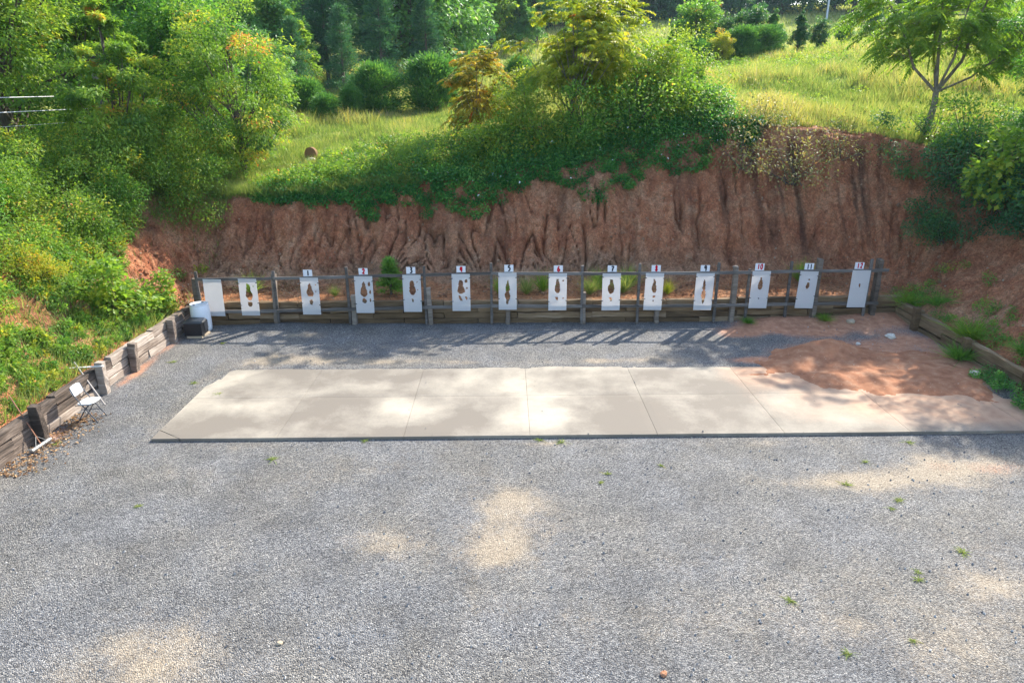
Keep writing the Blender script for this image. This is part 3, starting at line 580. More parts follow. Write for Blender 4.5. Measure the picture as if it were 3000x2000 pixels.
for i, x in enumerate(TX):
    W, Hh = .575, 1.205; ztop = TZ[i]
    lab = slabels[i] or 'white target sheet below number %d, %s' % (i - 1, descr[i - 1])
    tilt = [.02, .015, .01, .008, .006, .004, 0, 0, -.004, .018, .012, .012, .03, .012][i]
    o = obj('target_sheet', sheet_mesh(HOLES[i], W, Hh, 50 + i), M_SHEET, None, (x, FY - .092, ztop), (R(-.5), tilt * 1.0, 0))
    tag(o, lab, 'target', 'target sheets hung along the frame')
    if i > 0 and i < 13:
        for sx_, zz in ((-1, -.12 - random.uniform(0, .05)), (1, -.11 - random.uniform(0, .06)), (-1, -.80 - random.uniform(0, .12)), (1, -.78 - random.uniform(0, .1))):
            p_ = obj('peg', pegme, M_PEG, o, (sx_ * (W / 2 - .035), -.012, zz), (0, random.uniform(-.35, .45), 0 if sx_ > 0 else R(180) + .2))
DG = {'1': [[(.5, .95), (.52, .5), (.5, .04)]], '2': [[(.2, .72), (.38, .93), (.68, .92), (.8, .7), (.6, .42), (.25, .18), (.12, .1), (.3, .22), (.55, .12), (.88, .16)]],
 '3': [[(.2, .92), (.5, .97), (.78, .86), (.45, .58), (.78, .42), (.7, .12), (.35, .04), (.12, .12)]], '4': [[(.32, .95), (.12, .42), (.5, .46), (.92, .5)], [(.72, .97), (.66, .5), (.58, .02)]],
 '5': [[(.85, .94), (.55, .93), (.3, .9), (.24, .6), (.55, .62), (.8, .42), (.66, .12), (.4, .04), (.15, .06)]], '6': [[(.68, .96), (.35, .68), (.16, .3), (.35, .06), (.72, .1), (.82, .32), (.55, .45), (.25, .3)]],
 '7': [[(.1, .84), (.4, .9), (.85, .88), (.62, .5), (.42, .04)], [(.25, .46), (.75, .52)]], '8': [[(.72, .8), (.5, .95), (.26, .78), (.48, .52), (.75, .26), (.5, .05), (.24, .22), (.5, .52), (.78, .82)]],
 '9': [[(.75, .7), (.5, .52), (.2, .68), (.35, .93), (.65, .93), (.76, .7), (.7, .35), (.62, .02)]], '0': [[(.5, .95), (.2, .75), (.15, .35), (.4, .05), (.72, .15), (.82, .6), (.65, .9), (.42, .95)]]}
def numeral_mesh(s, hgt, thick):
    mb = MB(); n = len(s); wch = hgt * .62
    for ci, ch in enumerate(s):
        ox = (ci - (n - 1) / 2) * wch * (.88 if n > 1 else 1)
        for si, st in enumerate(DG[ch]):
            P = np.array(st); pts = []
            for k in range(len(P) - 1):
                p0, p1, p2, p3 = P[max(k - 1, 0)], P[k], P[k + 1], P[min(k + 2, len(P) - 1)]
                for t in np.linspace(0, 1, 5, endpoint=False):
                    pts.append(.5 * ((2 * p1) + (p2 - p0) * t + (2 * p0 - 5 * p1 + 4 * p2 - p3) * t * t + (3 * p1 - p0 - 3 * p2 + p3) * t ** 3))
            pts.append(P[-1]); pts = np.array(pts); xy = np.column_stack([ox + (pts[:, 0] - .5) * wch * (.8 if n == 1 else .7), (pts[:, 1] - .5) * hgt])
            T = nrm(np.gradient(xy, axis=0)); Nn = np.column_stack([-T[:, 1], T[:, 0]]); m_ = len(xy)
            yo = -.001 - np.linspace(0, .0016, m_) - si * .002; L = xy + Nn * thick / 2; Q_ = xy - Nn * thick / 2
            V = np.concatenate([np.column_stack([L[:, 0], yo, L[:, 1]]), np.column_stack([Q_[:, 0], yo, Q_[:, 1]])])
            mb.add(V, [(k, k + 1, m_ + k + 1, m_ + k) for k in range(m_ - 1)])
    return mb.mesh('numeral')
CX = [-6.42, -4.67, -3.17, -1.59, -.085, 1.47, 3.165, 4.545, 6.09, 7.80, 9.355, 10.93]
for i, x in enumerate(CX):
    red = (i % 2 == 1); z = railz(x) + .105
    o = obj('number_card', box_me('number_card', .285, .004, .235, .001), M_CARD, None, (x, FY - .025, z - .012), (0, [0.02, .0, .01, 0, .005, 0, .01, .01, 0, .02, .01, .02][i], 0))
    tag(o, 'white card with %s painted in %s above the rail' % ('one two three four five six seven eight nine ten eleven twelve'.split()[i], 'red' if red else 'black'), 'sign', 'number cards above the targets')
    obj('numeral', numeral_mesh(str(i + 1), .178, .043 if i < 9 else .034), M_RED if red else M_BLACKINK, o, ((.01, -.0035, .014)))

# ------------------------------------------------------------------ props by the left wall
dr = thing('plastic_drum', 'white plastic drum standing in the corner behind the black box', 'drum', (-9.83, 20.62, float(ground_z(-9.83, 20.62))))
prof = [(.0, .0), (.262, .0), (.282, .02), (.288, .1), (.292, .25), (.292, .6), (.286, .76), (.268, .84), (.262, .855), (.274, .862), (.276, .882), (.262, .886), (.252, .872), (.0, .870)]
n_ = 40; V = []; 
for r_, z_ in prof:
    for j in range(n_): V.append((r_ * math.cos(j / n_ * 2 * math.pi), r_ * math.sin(j / n_ * 2 * math.pi), z_))
Q = [(i * n_ + j, i * n_ + (j + 1) % n_, (i + 1) * n_ + (j + 1) % n_, (i + 1) * n_ + j) for i in range(len(prof) - 1) for j in range(n_)]
obj('body', mk_mesh('drum_body', V, np.array(Q), None, True), M_DRUM, dr)
bung = MB().add(*tube([(0, 0, 0), (0, 0, .018)], [.04, .036], 14)).mesh('bung')
obj('bung', bung, M_BUNG, dr, (.03, .19, .871)); obj('bung', bung, M_BUNG, dr, (-.08, -.19, .871))
bx = thing('black_box', 'black plastic box raised on wooden blocks in front of the drum', 'box', (-9.77, 20.05, float(ground_z(-9.8, 20.0))), R(2))
V, Q, T = cbox(.53, .50, .40, .02); obj('body', MB().add(V, Q, T).mesh('body'), M_BLACK, bx, (0, 0, .275))
lidV = np.array([(-.28, -.27, 0), (.28, -.27, 0), (.30, .02, .0), (.24, .27, 0), (-.27, .27, 0), (-.27, -.26, .03), (.265, -.255, .025), (.27, .02, .05), (.2, .22, .055), (-.24, .24, .06), (0, 0, .045)])
obj('lid', MB().add(lidV, [(0, 1, 6, 5), (1, 2, 7, 6), (2, 3, 8, 7), (3, 4, 9, 8), (4, 0, 5, 9)], [(5, 6, 10), (6, 7, 10), (7, 8, 10), (8, 9, 10), (9, 5, 10)]).mesh('lid'), M_LID, bx, (0, 0, .473))
flap = MB().add([(0, 0, 0), (.012, .03, -.3), (.03, .24, -.24), (.02, .26, .0), (.006, .0, 0), (.018, .03, -.3), (.036, .24, -.24), (.026, .26, .0)], [(0, 1, 2, 3), (7, 6, 5, 4), (0, 4, 5, 1), (1, 5, 6, 2), (2, 6, 7, 3), (3, 7, 4, 0)]).mesh('flap')
obj('flap', flap, M_LID, bx, (.272, -.06, .46))
for k_, (xx, yy, LL, rz) in enumerate([(.03, -.22, .46, 0), (.24, .1, .3, R(80))]):
    o = obj('wood_block', box_me('wood_block', LL, .09, .07, .005), M_SKID, None, (-9.77 + xx, 20.05 + yy, float(ground_z(-9.7, 19.9)) + .037), (0, 0, rz))
    tag(o, ['long wooden block under the front of the black box', 'short wooden block sticking out beside the black box'][k_], 'wood block')
# folding chair, facing +x
ch = thing('folding_chair', 'white folding chair with dark metal legs in front of the timber wall', 'chair', (-9.76, 14.36, float(ground_z(-9.76, 14.36))))
for s in (-1, 1):
    yy = s * .185
    obj('leg', MB().add(*tube([(.24, yy, 0), (.0, yy, .38), (-.17, yy, .66), (-.235, yy, .86)], .013, 8)).mesh('leg'), M_STEEL, ch)
    obj('leg', MB().add(*tube([(-.23, yy * .9, 0), (-.02, yy * .9, .30), (.10, yy * .9, .435)], .013, 8)).mesh('leg'), M_STEEL, ch)
    obj('seat_rail', MB().add(*tube([(-.2, yy * 1.02, .43), (.18, yy * 1.02, .452)], .011, 6)).mesh('seat_rail'), M_STEEL, ch)
obj('crossbar', MB().add(*tube([(.175, -.185, .10), (.175, .185, .10)], .009, 6)).mesh('crossbar'), M_STEEL, ch)
obj('crossbar', MB().add(*tube([(-.155, -.165, .10), (-.155, .165, .10)], .009, 6)).mesh('crossbar'), M_STEEL, ch)
def padded(name, outline, th, f):
    n = len(outline); V = []; 
    for k, (sc, hz) in enumerate([(0.0, th * .5), (.6, th * .5), (.93, th * .42), (1.0, 0), (.93, -th * .42), (0.0, -th * .5)]):
        for (a, b) in outline: V.append(f(a * sc, b * sc, hz))
    Q = [(i * n + j, i * n + (j + 1) % n, (i + 1) * n + (j + 1) % n, (i + 1) * n + j) for i in range(5) for j in range(n)]
    return mk_mesh(name, V, np.array(Q), None, True)
def rr(w, d, p=4, n=32):
    out = []
    for k in range(n):
        a = k / n * 2 * math.pi; c, s_ = math.cos(a), math.sin(a); out.append((w * math.copysign(abs(c) ** (2 / p), c), d * math.copysign(abs(s_) ** (2 / p), s_)))
    return out
obj('seat', padded('seat', rr(.205, .21), .035, lambda a, b, h: (.02 + a, b, .462 + h + .03 * a - .25 * b * b * 0 + (.012 if a > .15 else 0))), M_RESIN, ch)
obj('backrest', padded('backrest', rr(.125, .205, 4), .028, lambda a, b, h: (-.205 - .30 * a + h * .95 + .5 * b * b - .02, b, .75 + a * .95 + h * .3)), M_RESIN, ch)
# broom
bz = float(ground_z(-10.05, 13))
br = thing('push_broom', 'push broom with wooden handle leaning against the timber wall end', 'broom', (-10.06, 13.0, bz))
obj('head', box_me('head', .56, .07, .05, .008), M_ALU, br, (0, 0, .075), (0, 0, R(86)))
obj('bristles', MB().add(*cbox(.53, .06, .06, .004)).mesh('bristles'), M_BRISTLE, br, (0, 0, .022), (0, 0, R(86)))
obj('handle', MB().add(*tube([(0, 0, .09), (-.27, .10, .6), (-.56, .21, 1.12)], [.014, .014, .013], 8)).mesh('handle'), M_HANDLE, br)
obj('brace', MB().add(*tube([(0, -.16, .1), (-.09, .03, .26)], .006, 5)).mesh('brace'), M_ALU, br); obj('brace', MB().add(*tube([(.01, .17, .1), (-.09, .04, .26)], .006, 5)).mesh('brace'), M_ALU, br)
pl = obj('pole', MB().add(*tube([(-9.80, 14.98, .01), (-10.25, 15.28, .42), (-10.74, 15.62, .87)], [.02, .02, .018], 8)).mesh('pole'), M_POLE); tag(pl, 'long grey pole leaning on the timber wall behind the folding chair', 'pole')
st_ = obj('lath', box_me('lath', .92, .05, .022, .004), M_WHITEWOOD, None, (-10.52, 15.62, .735), (0, R(-2), R(4))); tag(st_, 'narrow white strip lying across the top of the timber wall', 'lath')

# stones
def stone_mesh(r, seed):
    g = np.random.default_rng(seed); n, mI = 7, 9; V = [(0, 0, r * .6)]
    for i in range(1, n - 1):
        for j in range(mI):
            th = i / (n - 1) * math.pi; ph = j / mI * 2 * math.pi; k = r * (1 + g.uniform(-.22, .22)); V.append((k * math.sin(th) * math.cos(ph) * 1.15, k * math.sin(th) * math.sin(ph), k * math.cos(th) * .65))
    V.append((0, 0, -r * .6)); T = []; Q = []
    for j in range(mI):
        T.append((0, 1 + j, 1 + (j + 1) % mI)); T.append((len(V) - 1, 1 + (n - 3) * mI + (j + 1) % mI, 1 + (n - 3) * mI + j))
    for i in range(n - 3):
        for j in range(mI): Q.append((1 + i * mI + j, 1 + (i + 1) * mI + j, 1 + (i + 1) * mI + (j + 1) % mI, 1 + i * mI + (j + 1) % mI))
    return MB().add(V, Q, T).mesh('stone')
for k, (x, y, r_, mt, lab) in enumerate([(-3.19, 7.38, .038, M_STONE, 'small tan stone lying alone on the gravel'), (1.92, 6.82, .045, M_SAND, 'flat reddish stone lying on the gravel near the lower edge'), (11.35, 19.3, .13, M_STONEW, 'pale stone on the gravel beside the sand heap'), (10.75, 20.6, .12, M_STONE, 'tan stone by the weeds below target twelve'), (11.55, 17.75, .11, M_SAND, 'rust red stone at the edge of the washed sand'), (12.0, 16.35, .12, M_STONEW, 'greenish pale stone at the foot of the brown timber wall'), (7.33, 21.62, .12, M_SAND, 'orange brick sized stone behind the thick post by target ten'), (10.2, 18.9, .07, M_STONEW, 'small white stone on dark gravel behind the sand heap')]):
    z = float(ground_z(x, y)) if y < 21.3 else float(top_z(np.array(x), np.array(y)))
    tag(obj('stone', stone_mesh(r_, 600 + k), mt, None, (x, y, z + r_ * .3), (0, 0, k)), lab, 'stone')
# pebbles on the bank
ii = rng.integers(4, nu - 4, 1500); jj = rng.integers(2, int(nd * .72), 1500); sm = stone_mesh(1.0, 777); sv = np.array([v.co[:] for v in sm.vertices]); 
okp = (U[ii, 1] > 8); ii, jj = ii[okp], jj[okp]
sim = np.array([(1, 0, 0), (-1, 0, 0), (0, 1, 0), (0, -1, 0), (0, 0, 1), (0, 0, -1)], float); sif = np.array([(0, 2, 4), (2, 1, 4), (1, 3, 4), (3, 0, 4), (2, 0, 5), (1, 2, 5), (3, 1, 5), (0, 3, 5)])
rad = .012 + .03 * rng.random(len(ii)) ** 3; C = np.stack([BX[ii, jj], BY[ii, jj], BZ[ii, jj]], -1) + rng.normal(0, .02, (len(ii), 3))
V = C[:, None, :] + sim[None] * rad[:, None, None] * rng.uniform(.6, 1.3, (len(ii), 6, 1)); F = sif[None] + (np.arange(len(ii)) * 6)[:, None, None]
tag(obj('pebbles', mk_mesh('pebbles', V, F.reshape(-1, 3)), M_STONE), 'small pale pebbles scattered over the eroded clay bank', None, None, 'stuff')
# crumbled clods on the bank and at its foot
n = 3200; ii = rng.integers(125, nu - 160, n); jj = (rng.random(n) ** 1.5 * nd * .62).astype(int) + 8
C = np.stack([BX[ii, jj], BY[ii, jj], BZ[ii, jj]], -1) + rng.normal(0, .03, (n, 3)); rad = .02 + .075 * rng.random(n) ** 3
V = C[:, None, :] + (sim[None] * rng.uniform(.55, 1.25, (n, 6, 1))) * rad[:, None, None] + rng.normal(0, .15, (n, 6, 3)) * rad[:, None, None]
tag(obj('clods', mk_mesh('clods', V, (sif[None] + (np.arange(n) * 6)[:, None, None]).reshape(-1, 3), {'tan': ('POINT', np.repeat(rng.random(n), 6)), 'streak': ('POINT', np.repeat(.25 * rng.random(n), 6)), 'apron': ('POINT', np.zeros(n * 6))}), M_BANK), 'crumbled red clay clods on the bank and along its foot', None, None, 'stuff')
# larger loose stones in the yard gravel, a few of them on the slab edges
for k_, (n, mt, lab) in enumerate([(2600, flat('stone_grey', (.23, .23, .235), .85, .2, 0, .6, 30), 'larger dark grey stones scattered through the yard gravel'), (1500, flat('stone_light', (.42, .41, .39), .85, .2, 0, .5, 30), 'larger pale stones scattered through the yard gravel')]):
    x = rng.uniform(-10, 12, n); y = 6 + 15 * rng.random(n) ** 1.4; on = (x > -7.8) & (x < 12) & (y > 13.32) & (y < 17.35); edge = (y < 13.45) | (x < -7.6) | (y > 17.2)
    kp = ~on | (edge & (rng.random(n) < .5)) | (rng.random(n) < .03); x, y, on = x[kp], y[kp], on[kp]; n = len(x); rad = .009 + .016 * rng.random(n) ** 2
    z = np.where(on, .006, ground_z(x, y)) + rad * .35; C = np.column_stack([x, y, z])
    V = C[:, None, :] + (sim[None] * rng.uniform(.6, 1.2, (n, 6, 1)) + rng.normal(0, .18, (n, 6, 3))) * rad[:, None, None]
    tag(obj('gravel', mk_mesh('gravel', V, (sif[None] + (np.arange(n) * 6)[:, None, None]).reshape(-1, 3)), mt), lab, None, None, 'stuff')
# tan disc on the grass above the bank
dz = float(top_z(np.array(-8.76), np.array(31.0)))
ds = thing('round_butt', 'round tan disc standing on edge in the grass above the bank', 'target', (-8.76, 31.0, dz), R(-20))
obj('disc', MB().add(*tube([(0, -.07, .30), (0, .07, .30)], [.31, .31], 28)).mesh('disc'), M_TANDISC, ds)
obj('prop', MB().add(*tube([(0, .08, .4), (.03, .35, 0)], [.025, .025], 6)).mesh('prop'), M_POSTW, ds)
tag(obj('stone', stone_mesh(.16, 640), M_STONEW, None, (-8.66, 30.6, dz + .1)), 'cream stone in front of the round tan disc', 'stone')

# ------------------------------------------------------------------ vegetation generators
def leaf_quads(P, A, Nrm, L, B, curl=.18):
    A = nrm(A); W = nrm(np.cross(A, Nrm)); Nn = np.cross(W, A)
    L = np.asarray(L)[:, None]; B = np.asarray(B)[:, None]
    tip = P + A * L - Nn * L * curl
    mid = P + A * L * .45
    V = np.stack([P, mid + W * B * .5, tip, mid - W * B * .5], 1)
    F = np.arange(len(P) * 4).reshape(-1, 4)
    return V.reshape(-1, 3), F
def leaf_mesh(name, P, A, Nn, L, B, tint, curl=.18):
    V, F = leaf_quads(P, A, Nn, L, B, curl); return mk_mesh(name, V, F, {'tint': ('FACE', np.clip(tint, 0, 1))})
def clump_leaves(C, rc, n, leaf, squash=.6, droop=.3, ctr=None, seed=0, mu=.45, csd=.16, lsd=.14, upn=1.0):
    """leaves around clump centres C with radii rc; n leaves per clump"""
    g = np.random.default_rng(seed); K = len(C); idx = np.repeat(np.arange(K), n)
    off = g.normal(0, .5, (K * n, 3)); off[:, 2] *= squash; r_ = np.linalg.norm(off, axis=1, keepdims=True); off = off / np.maximum(r_, .2) * np.minimum(r_, 1.0) ** .7
    P = C[idx] + off * rc[idx][:, None]
    out = off.copy(); out[:, 2] *= .5
    if ctr is not None: out = out + .5 * nrm(P - ctr)
    A = nrm(out) + g.normal(0, .55, P.shape); A[:, 2] -= droop
    Nn = g.normal(0, .45, P.shape); Nn[:, 2] += upn; Nn = Nn + .35 * nrm(out)
    s = g.uniform(.7, 1.35, len(P)); tint = np.clip(mu + g.normal(0, csd, K)[idx] + g.normal(0, lsd, len(P)), 0, 1)
    tint = np.where(tint > .93, np.where(g.random(len(P)) < .5, tint, .9), tint)
    return P, A, Nn, leaf[0] * s, leaf[1] * s, tint
def frond_leaves(P0, A0, L0, pairs=9, leaf=(.11, .035), seed=0, mu=.45, fsd=.15, sag=.55):
    g = np.random.default_rng(seed); n = len(P0); A0 = nrm(A0); t = np.linspace(.18, 1, pairs)
    down = np.array([0, 0, -1.0])
    side = nrm(np.cross(A0, np.array([0, 0, 1.0])) + 1e-3)
    P = P0[:, None] + A0[:, None] * (t * 1)[None, :, None] * L0[:, None, None] + down * (sag * t ** 2)[None, :, None] * L0[:, None, None]
    T = nrm(A0[:, None] + down * (2 * sag * t)[None, :, None])
    sc = (np.sin(np.pi * (.12 + .8 * t)) * .6 + .5)[None, :]
    out = []
    for s in (-1, 1):
        Ax = nrm(side[:, None] * s + T * .45 + down * .35 + g.normal(0, .15, P.shape)); out.append((P, Ax))
    PP = np.concatenate([o[0].reshape(-1, 3) for o in out]); AA = np.concatenate([o[1].reshape(-1, 3) for o in out])
    Nn = g.normal(0, .25, PP.shape) + np.array([0, 0, 1.0]); m_ = n * pairs
    LL = np.tile((leaf[0] * sc * np.ones((n, 1))).ravel(), 2) * g.uniform(.85, 1.15, 2 * m_); BB = np.tile((leaf[1] * (.7 + .3 * sc) * np.ones((n, 1))).ravel(), 2)
    ft = mu + g.normal(0, fsd, n); tint = np.tile(np.repeat(ft, pairs), 2) + g.normal(0, .06, 2 * m_)
    return PP, AA, Nn, LL, BB, np.clip(tint, 0, 1)
def limb_set(mb, base, tips, r0, seed, z_lo, z_hi, trunk_top, bend=.25):
    g = np.random.default_rng(seed)
    for tp in tips:
        f = g.uniform(z_lo, z_hi); st = base + (trunk_top - base) * f; mid = st * .5 + tp * .5; mid = mid + np.array([0, 0, -bend * np.linalg.norm(tp[:2] - st[:2])]) * .4 + g.normal(0, .05, 3)
        rr_ = r0 * (1 - f * .7) * .42; mb.add(*tube([st, mid, tp], [rr_, rr_ * .6, rr_ * .22], 5, False))
def tree_meshes(name, h, cw, z0f=.3, K=70, nl=180, leaf=(.12, .06), r0=.1, seed=1, shape='round', mu=.45, squash=.55, rcf=.2, droop=.35, fronds=False, csd=.16, lean=(0, 0), lsd=.12):
    g = np.random.default_rng(seed); z0 = h * z0f; rz = (h - z0) / 2; cz = z0 + rz; C = []
    while len(C) < K:
        v = g.normal(0, 1, 3); v /= np.linalg.norm(v); r_ = g.random() ** .42; p = v * r_; zz = p[2]
        if shape == 'cone': w = (1 - (zz + 1) / 2) ** .75 + .12
        elif shape == 'vase': w = .65 + .35 * zz
        elif shape == 'flat': w = .8 + .3 * zz - .3 * max(0, zz) ** 2
        else: w = 1.0
        lob = .78 + .34 * math.sin(3 * math.atan2(p[1], p[0]) + seed) * .5 + .3 * g.random()
        C.append((p[0] * cw / 2 * w * lob + lean[0] * (zz + 1), p[1] * cw / 2 * w * lob + lean[1] * (zz + 1), cz + zz * rz * (.82 + .2 * g.random())))
    C = np.array(C); rc = cw * rcf * g.uniform(.65, 1.25, K)
    if shape == 'cone': rc *= np.clip(1.15 - (C[:, 2] - z0) / (h - z0), .35, 1)
    ctr = np.array([lean[0], lean[1], cz - rz * .3])
    if fronds:
        nf = nl; idx = np.repeat(np.arange(K), nf); off = g.normal(0, .45, (K * nf, 3)) * np.array([1, 1, squash]); P0 = C[idx] + off * rc[idx][:, None]
        A0 = nrm(P0 - ctr) * .8 + g.normal(0, .45, P0.shape); A0[:, 2] = A0[:, 2] * .5 + .12
        PP = frond_leaves(P0, A0, fronds * g.uniform(.7, 1.25, len(P0)), 9, leaf, seed, mu, csd)
    else: PP = clump_leaves(C, rc, nl, leaf, squash, droop, ctr, seed, mu, csd, lsd)
    crown = leaf_mesh(name + '_crown', *PP)
    tt = np.array([lean[0] * 1.3, lean[1] * 1.3, h * .82]); base = np.array([0, 0, -.25]); mb = MB()
    md = base * .5 + tt * .5 + np.append(g.normal(0, .03 * h, 2), 0); mb.add(*tube([base, base + (md - base) * .5, md, tt], [r0 * 1.25, r0, r0 * .75, r0 * .15], 8, False))
    sel = C[g.choice(K, min(K, 34), replace=False)]; 
    for tp in sel:
        f = np.clip((tp[2] - z0 * .6) / h * .75, .18, .78) * g.uniform(.75, 1.0); st = base * (1 - f) ** 2 + 2 * md * f * (1 - f) + tt * f * f
        mid = st * .45 + tp * .55 - np.array([0, 0, .06 * h * .4]) + g.normal(0, .03 * cw * .5, 3); ra = r0 * (1 - f * .8) * .45
        mb.add(*tube([st, mid, tp], [ra, ra * .6, ra * .2], 5, False))
    return mb.mesh(name + '_trunk', True), crown
def conifer_meshes(name, h, cw, seed=1, kind='pine', mu=.45, n=1.0):
    g = np.random.default_rng(seed); P = []; A = []; mb = MB(); top = np.array([0, 0, h])
    mb.add(*tube([(0, 0, -.3), (g.normal(0, .05), g.normal(0, .05), h * .5), (0, 0, h * .97)], [h * .016 + .04, h * .011 + .02, .01], 6, False))
    nb = int(90 * n) if kind == 'pine' else int(130 * n); zlo = .12 if kind == 'pine' else .03
    C = []; rc = []
    for i in range(nb):
        f = zlo + (1 - zlo) * (i + g.random()) / nb; az = g.random() * 6.283
        Lb = cw / 2 * ((1 - f) ** .75 + .05) * g.uniform(.6, 1.15) * (min(1, f / .2 + .55))
        if kind == 'cedar': Lb = cw / 2 * math.sqrt(max(0, 1 - (max(0, f - .3) / .7) ** 2)) * g.uniform(.75, 1.05) * min(1, .75 + f)
        st = np.array([0, 0, f * h]); rise = (.25 if kind == 'pine' else .5) * g.uniform(.3, 1.2)
        tp = st + np.array([math.cos(az) * Lb, math.sin(az) * Lb, Lb * rise * (1 if f > .4 else .4)])
        if tp[2] > h: tp[2] = h
        if i % 2 == 0: mb.add(*tube([st, st * .4 + tp * .6, tp], [.03 * h / 10 + .008, .02 * h / 10 + .004, .004], 4, False))
        for u in ([.45, .72, .95] if Lb > cw * .2 else [.6, .95]):
            C.append(st * (1 - u) + tp * u); rc.append((.11 if kind == 'pine' else .12) * cw * g.uniform(.8, 1.3))
    C = np.array(C); rc = np.array(rc); nn = 42 if kind == 'pine' else 46; idx = np.repeat(np.arange(len(C)), nn); off = g.normal(0, .5, (len(idx), 3)) * np.array([1, 1, .5 if kind == 'pine' else .9])
    P = C[idx] + off * rc[idx][:, None]; out = C[idx] * np.array([1, 1, 0]); A = nrm(out) * .7 + nrm(off) * .8 + np.array([0, 0, .5 if kind == 'pine' else .9]) + g.normal(0, .3, P.shape)
    Nn = g.normal(0, 1, P.shape) + np.array([0, 0, .6]); s = g.uniform(.7, 1.3, len(P)); L = (.055 * cw + .05) * s; B = L * (.28 if kind == 'pine' else .24)
    tint = mu + g.normal(0, .16, len(C))[idx] + g.normal(0, .12, len(P))
    return mb.mesh(name + '_trunk', True), leaf_mesh(name + '_crown', P, A, Nn, L, B, tint, 0)
def place_tree(name, label, meshes, mat, x, y, sc=1.0, rz=0.0, group=None, bark=None, z=None, cat='tree', sz=None):
    zz = float(top_z(np.array(float(x)), np.array(float(y)))) if z is None else z
    s3 = (sc, sc, sc * (sz or 1)); t = thing(name, label, cat, (x, y, zz), rz, group, s3)
    tr = obj('trunk', meshes[0], None, t); 
    if not meshes[0].materials: meshes[0].materials.append(bark or M_BARK)
    cr = obj('crown', meshes[1], None, t)
    if not meshes[1].materials: meshes[1].materials.append(mat)
    else: cr.material_slots[0].link = 'OBJECT'; cr.material_slots[0].material = mat
    return t
def shrub_meshes(name, w, h, K, nl, leaf, seed, mu=.45, squash=.75, rcf=.22, droop=.1, csd=.18):
    g = np.random.default_rng(seed); C = []
    while len(C) < K:
        v = g.normal(0, 1, 3); v /= np.linalg.norm(v); r_ = g.random() ** .4; v = v * r_; v[2] = abs(v[2]); lob = .7 + .5 * g.random()
        C.append((v[0] * w / 2 * lob, v[1] * w / 2 * lob, .12 * h + v[2] * h * .85 * lob))
    C = np.array(C); rc = w * rcf * g.uniform(.6, 1.3, K); PP = clump_leaves(C, rc, nl, leaf, squash, droop, np.array([0, 0, h * .2]), seed, mu, csd)
    mb = MB()
    for tp in C[:: max(1, K // 16)]:
        mb.add(*tube([(g.normal(0, .06 * w), g.normal(0, .06 * w), -.1), tp * .5 + np.array([0, 0, .02]), tp], [.018, .012, .005], 5, False))
    return mb.mesh(name + '_stems', True), leaf_mesh(name + '_foliage', *PP)
def place_shrub(name, label, meshes, mat, x, y, sc=1.0, rz=0.0, group=None, z=None, cat='shrub', dz=0.0):
    zz = float(top_z(np.array(float(x)), np.array(float(y)))) if z is None else z
    t = thing(name, label, cat, (x, y, zz + dz), rz, group, sc)
    obj('stems', meshes[0], None, t); cr = obj('foliage', meshes[1], None, t)
    if not meshes[0].materials: meshes[0].materials.append(M_BARK)
    if not meshes[1].materials: meshes[1].materials.append(mat)
    else: cr.material_slots[0].link = 'OBJECT'; cr.material_slots[0].material = mat
    return t

# ------------------------------------------------------------------ near trees
T1 = tree_meshes('big_left', 8.6, 6.8, .06, 110, 220, (.15, .075), .20, 21, 'round', .38, .42, .115, .45, csd=.24)
place_tree('broadleaf_tree', 'large dark trunked tree filling the upper left corner', T1, LM['mid'], -20.3, 29.5, 1.2, .4)
T2 = tree_meshes('left_second', 6.9, 4.9, .10, 84, 240, (.13, .055), .12, 22, 'cone', .48, .42, .12, .6, csd=.24)
place_tree('broadleaf_tree', 'yellow green tree of drooping foliage in front of the overhead cables', T2, LM['mid'], -14.6, 26.6, 1.15, 1.1, z=2.9)
T3 = tree_meshes('left_third', 6.6, 5.2, .06, 100, 230, (.12, .05), .11, 23, 'round', .48, .42, .115, .5, csd=.26)
place_tree('broadleaf_tree', 'green tree flecked with red leaves at the end of the cut bank', T3, LM['mid'], -11.05, 29.0, 1.14, 2.2, z=3.7)
T4 = tree_meshes('left_back', 11, 6.8, .2, 110, 150, (.22, .13), .2, 24, 'round', .4, .55, .15, .4)
place_tree('broadleaf_tree', 'tall grey green tree with a yellow tinged top behind the red flecked tree', T4, LM['far'], -18.6, 39, .95, 0)
place_tree('broadleaf_tree', 'tall green tree rising behind the yellow green drooping tree', T4, LM['mid'], -22.0, 37, 1.05, 2)
place_tree('broadleaf_tree', 'leafy tree in the corner behind the large dark trunked tree', T4, LM['green'], -27.0, 36, 1.05, 4)
place_tree('broadleaf_tree', 'leafy tree overhanging the thicket at the left edge of the photo', T1, LM['green'], -19.6, 21.0, .85, 3.3)
place_tree('broadleaf_tree', 'dense tree filling the gap under the large dark trunked tree', T4, LM['green'], -23.2, 33.0, .75, 1.2)
place_tree('broadleaf_tree', 'leafy tree at the right edge whose shade falls across the end of the yard', T1, LM['green'], 19.0, 23.4, .72, 5.1)
place_tree('broadleaf_tree', 'shaded tree between the yellow green tree and the red flecked tree', T4, LM['green'], -14.2, 32.5, .7, 5)

